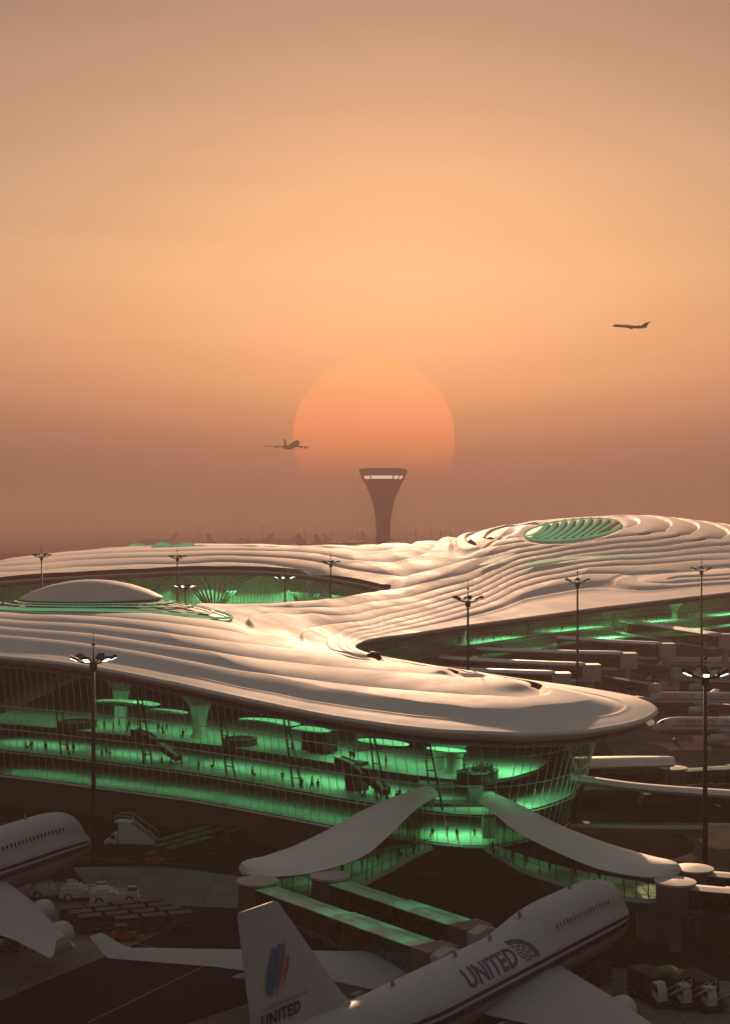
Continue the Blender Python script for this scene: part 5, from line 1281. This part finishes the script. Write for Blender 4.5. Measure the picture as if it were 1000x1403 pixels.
def crowd(pxs, part, e0, e1, z, label, group):
    for px_ in pxs:
        p, a = along(px_+random.uniform(-1.5, 1.5), part, random.uniform(e0, e1), z); person(p, label, group)
crowd((8, 10, 13, 30, 35, 58, 62, 64, 108, 113, 121, 157, 195, 203, 222, 241, 246, 306, 345), 'front', 1.4, 4.5, 9.2, 'small dark figure standing on the lower green floor of the left glass hall', 'people on the lower floor of the left hall')
crowd((376, 379, 385, 391, 400, 442, 460, 466, 474, 480, 487, 493, 498, 503, 508), 'front', 1.6, 5, 9.2, 'dark figure among the people near the escalator on the lower green floor', 'people near the escalator on the lower floor')
crowd((50, 74, 84, 100, 104, 110, 113, 138, 142, 149, 152, 192, 196, 246, 250, 320, 365, 388, 396, 406, 455), 'front', 6.6, 12, 12.75, 'small dark figure standing on the upper green floor of the left glass hall', 'people on the upper floor of the left hall')
crowd((540, 548, 571, 573, 577, 590, 592, 597, 612, 625, 628, 631, 640, 646, 655, 662, 684, 688, 712, 735, 744), 'front', 6.4, 13, 12.75, 'small figure standing on the bright green upper floor at the round glass end', 'people on the upper floor at the round end')
crowd((700, 706, 716, 722, 738, 755), 'front', 1.5, 4, 9.2, 'small figure standing low behind the glass at the right of the round end', 'people low in the round end')
for x, y in ((9, 194.4), (12.2, 193.6), (14.6, 194.6), (11, 196)): person(Vector((x, y, 5.0)), 'dark figure in the bright green entrance between the two curved arms', 'people in the entrance between the arms')
for x, y in ((5.4, 186), (3.4, 183.6), (.8, 180), (-1.2, 177), (-3.5, 174)): person(Vector((x+.8, y-.8, 5.0)), 'dark figure walking inside the left curved boarding arm', 'people inside the left curved arm')
for x, y in ((17, 186), (19.2, 182.4), (20.6, 180), (23, 176.4), (25.6, 173.2), (28, 170.4)): person(Vector((x-.8, y-.8, 5.0)), 'dark figure walking inside the right curved boarding arm', 'people inside the right curved arm')
crowd(tuple(range(640, 1000, 13)), 'bay', 6.3, 8.5, 12.75, 'tiny dark figure on the bright green upper floor of the right concourse', 'people on the upper floor of the right concourse')
crowd(tuple(range(250, 470, 16)), 'court', 2, 6, 9.2, 'tiny dark figure behind the courtyard glass', 'people behind the courtyard glass')
def ring_counter(label, p, r, group='round counters on the hall floors'):
    o_ = empty('ring_counter', p); tag(o_, label, 'counter', group)
    b = MB(); b.lathe([(r, 0), (r, .95), (r-.5, .95), (r-.5, 0)], 28, caps=False); b.build('counter', M['slab'], o_, True, .5)
    b = MB(); b.lathe([(r+.12, .95), (r+.12, 1.04), (r-.62, 1.04), (r-.62, .95)], 28, caps=False); b.build('counter_top', M['dark_steel'], o_, True, .5)
for px_, e, z, r, lb in ((640, 9, 12.75, 2.4, 'dark round counter on the upper floor in the middle of the round end'), (610, 7.2, 12.75, 1.9, 'smaller dark round counter at the upper floor edge of the round end'), (255, 9, 12.75, 2.6, 'dark round counter on the upper floor right of the first funnel column'), (40, 9, 12.75, 3.2, 'wide dark round counter at the left edge on the upper floor'), (725, 8, 12.75, 2.0, 'pale lit round counter on the upper floor at the right of the round end')):
    p, a = along(px_, 'front', e, z); ring_counter(lb, p, r)
# ------------------------------------------------------------------ the dusty air
hz = MB(); hz.box((0, 5500, 60), (13000, 12000, 122))
hm = bpy.data.materials.new('dusty_air'); hm.use_nodes = True; t = hm.node_tree; t.nodes.clear()
o = t.nodes.new('ShaderNodeOutputMaterial'); pv = t.nodes.new('ShaderNodeVolumePrincipled')
pv.inputs['Color'].default_value = (.285, .205, .20, 1); pv.inputs['Density'].default_value = 0.00045; pv.inputs['Anisotropy'].default_value = 0.15
t.links.new(pv.outputs[0], o.inputs['Volume'])
haze = hz.build('haze', hm); tag(haze, kind='stuff')
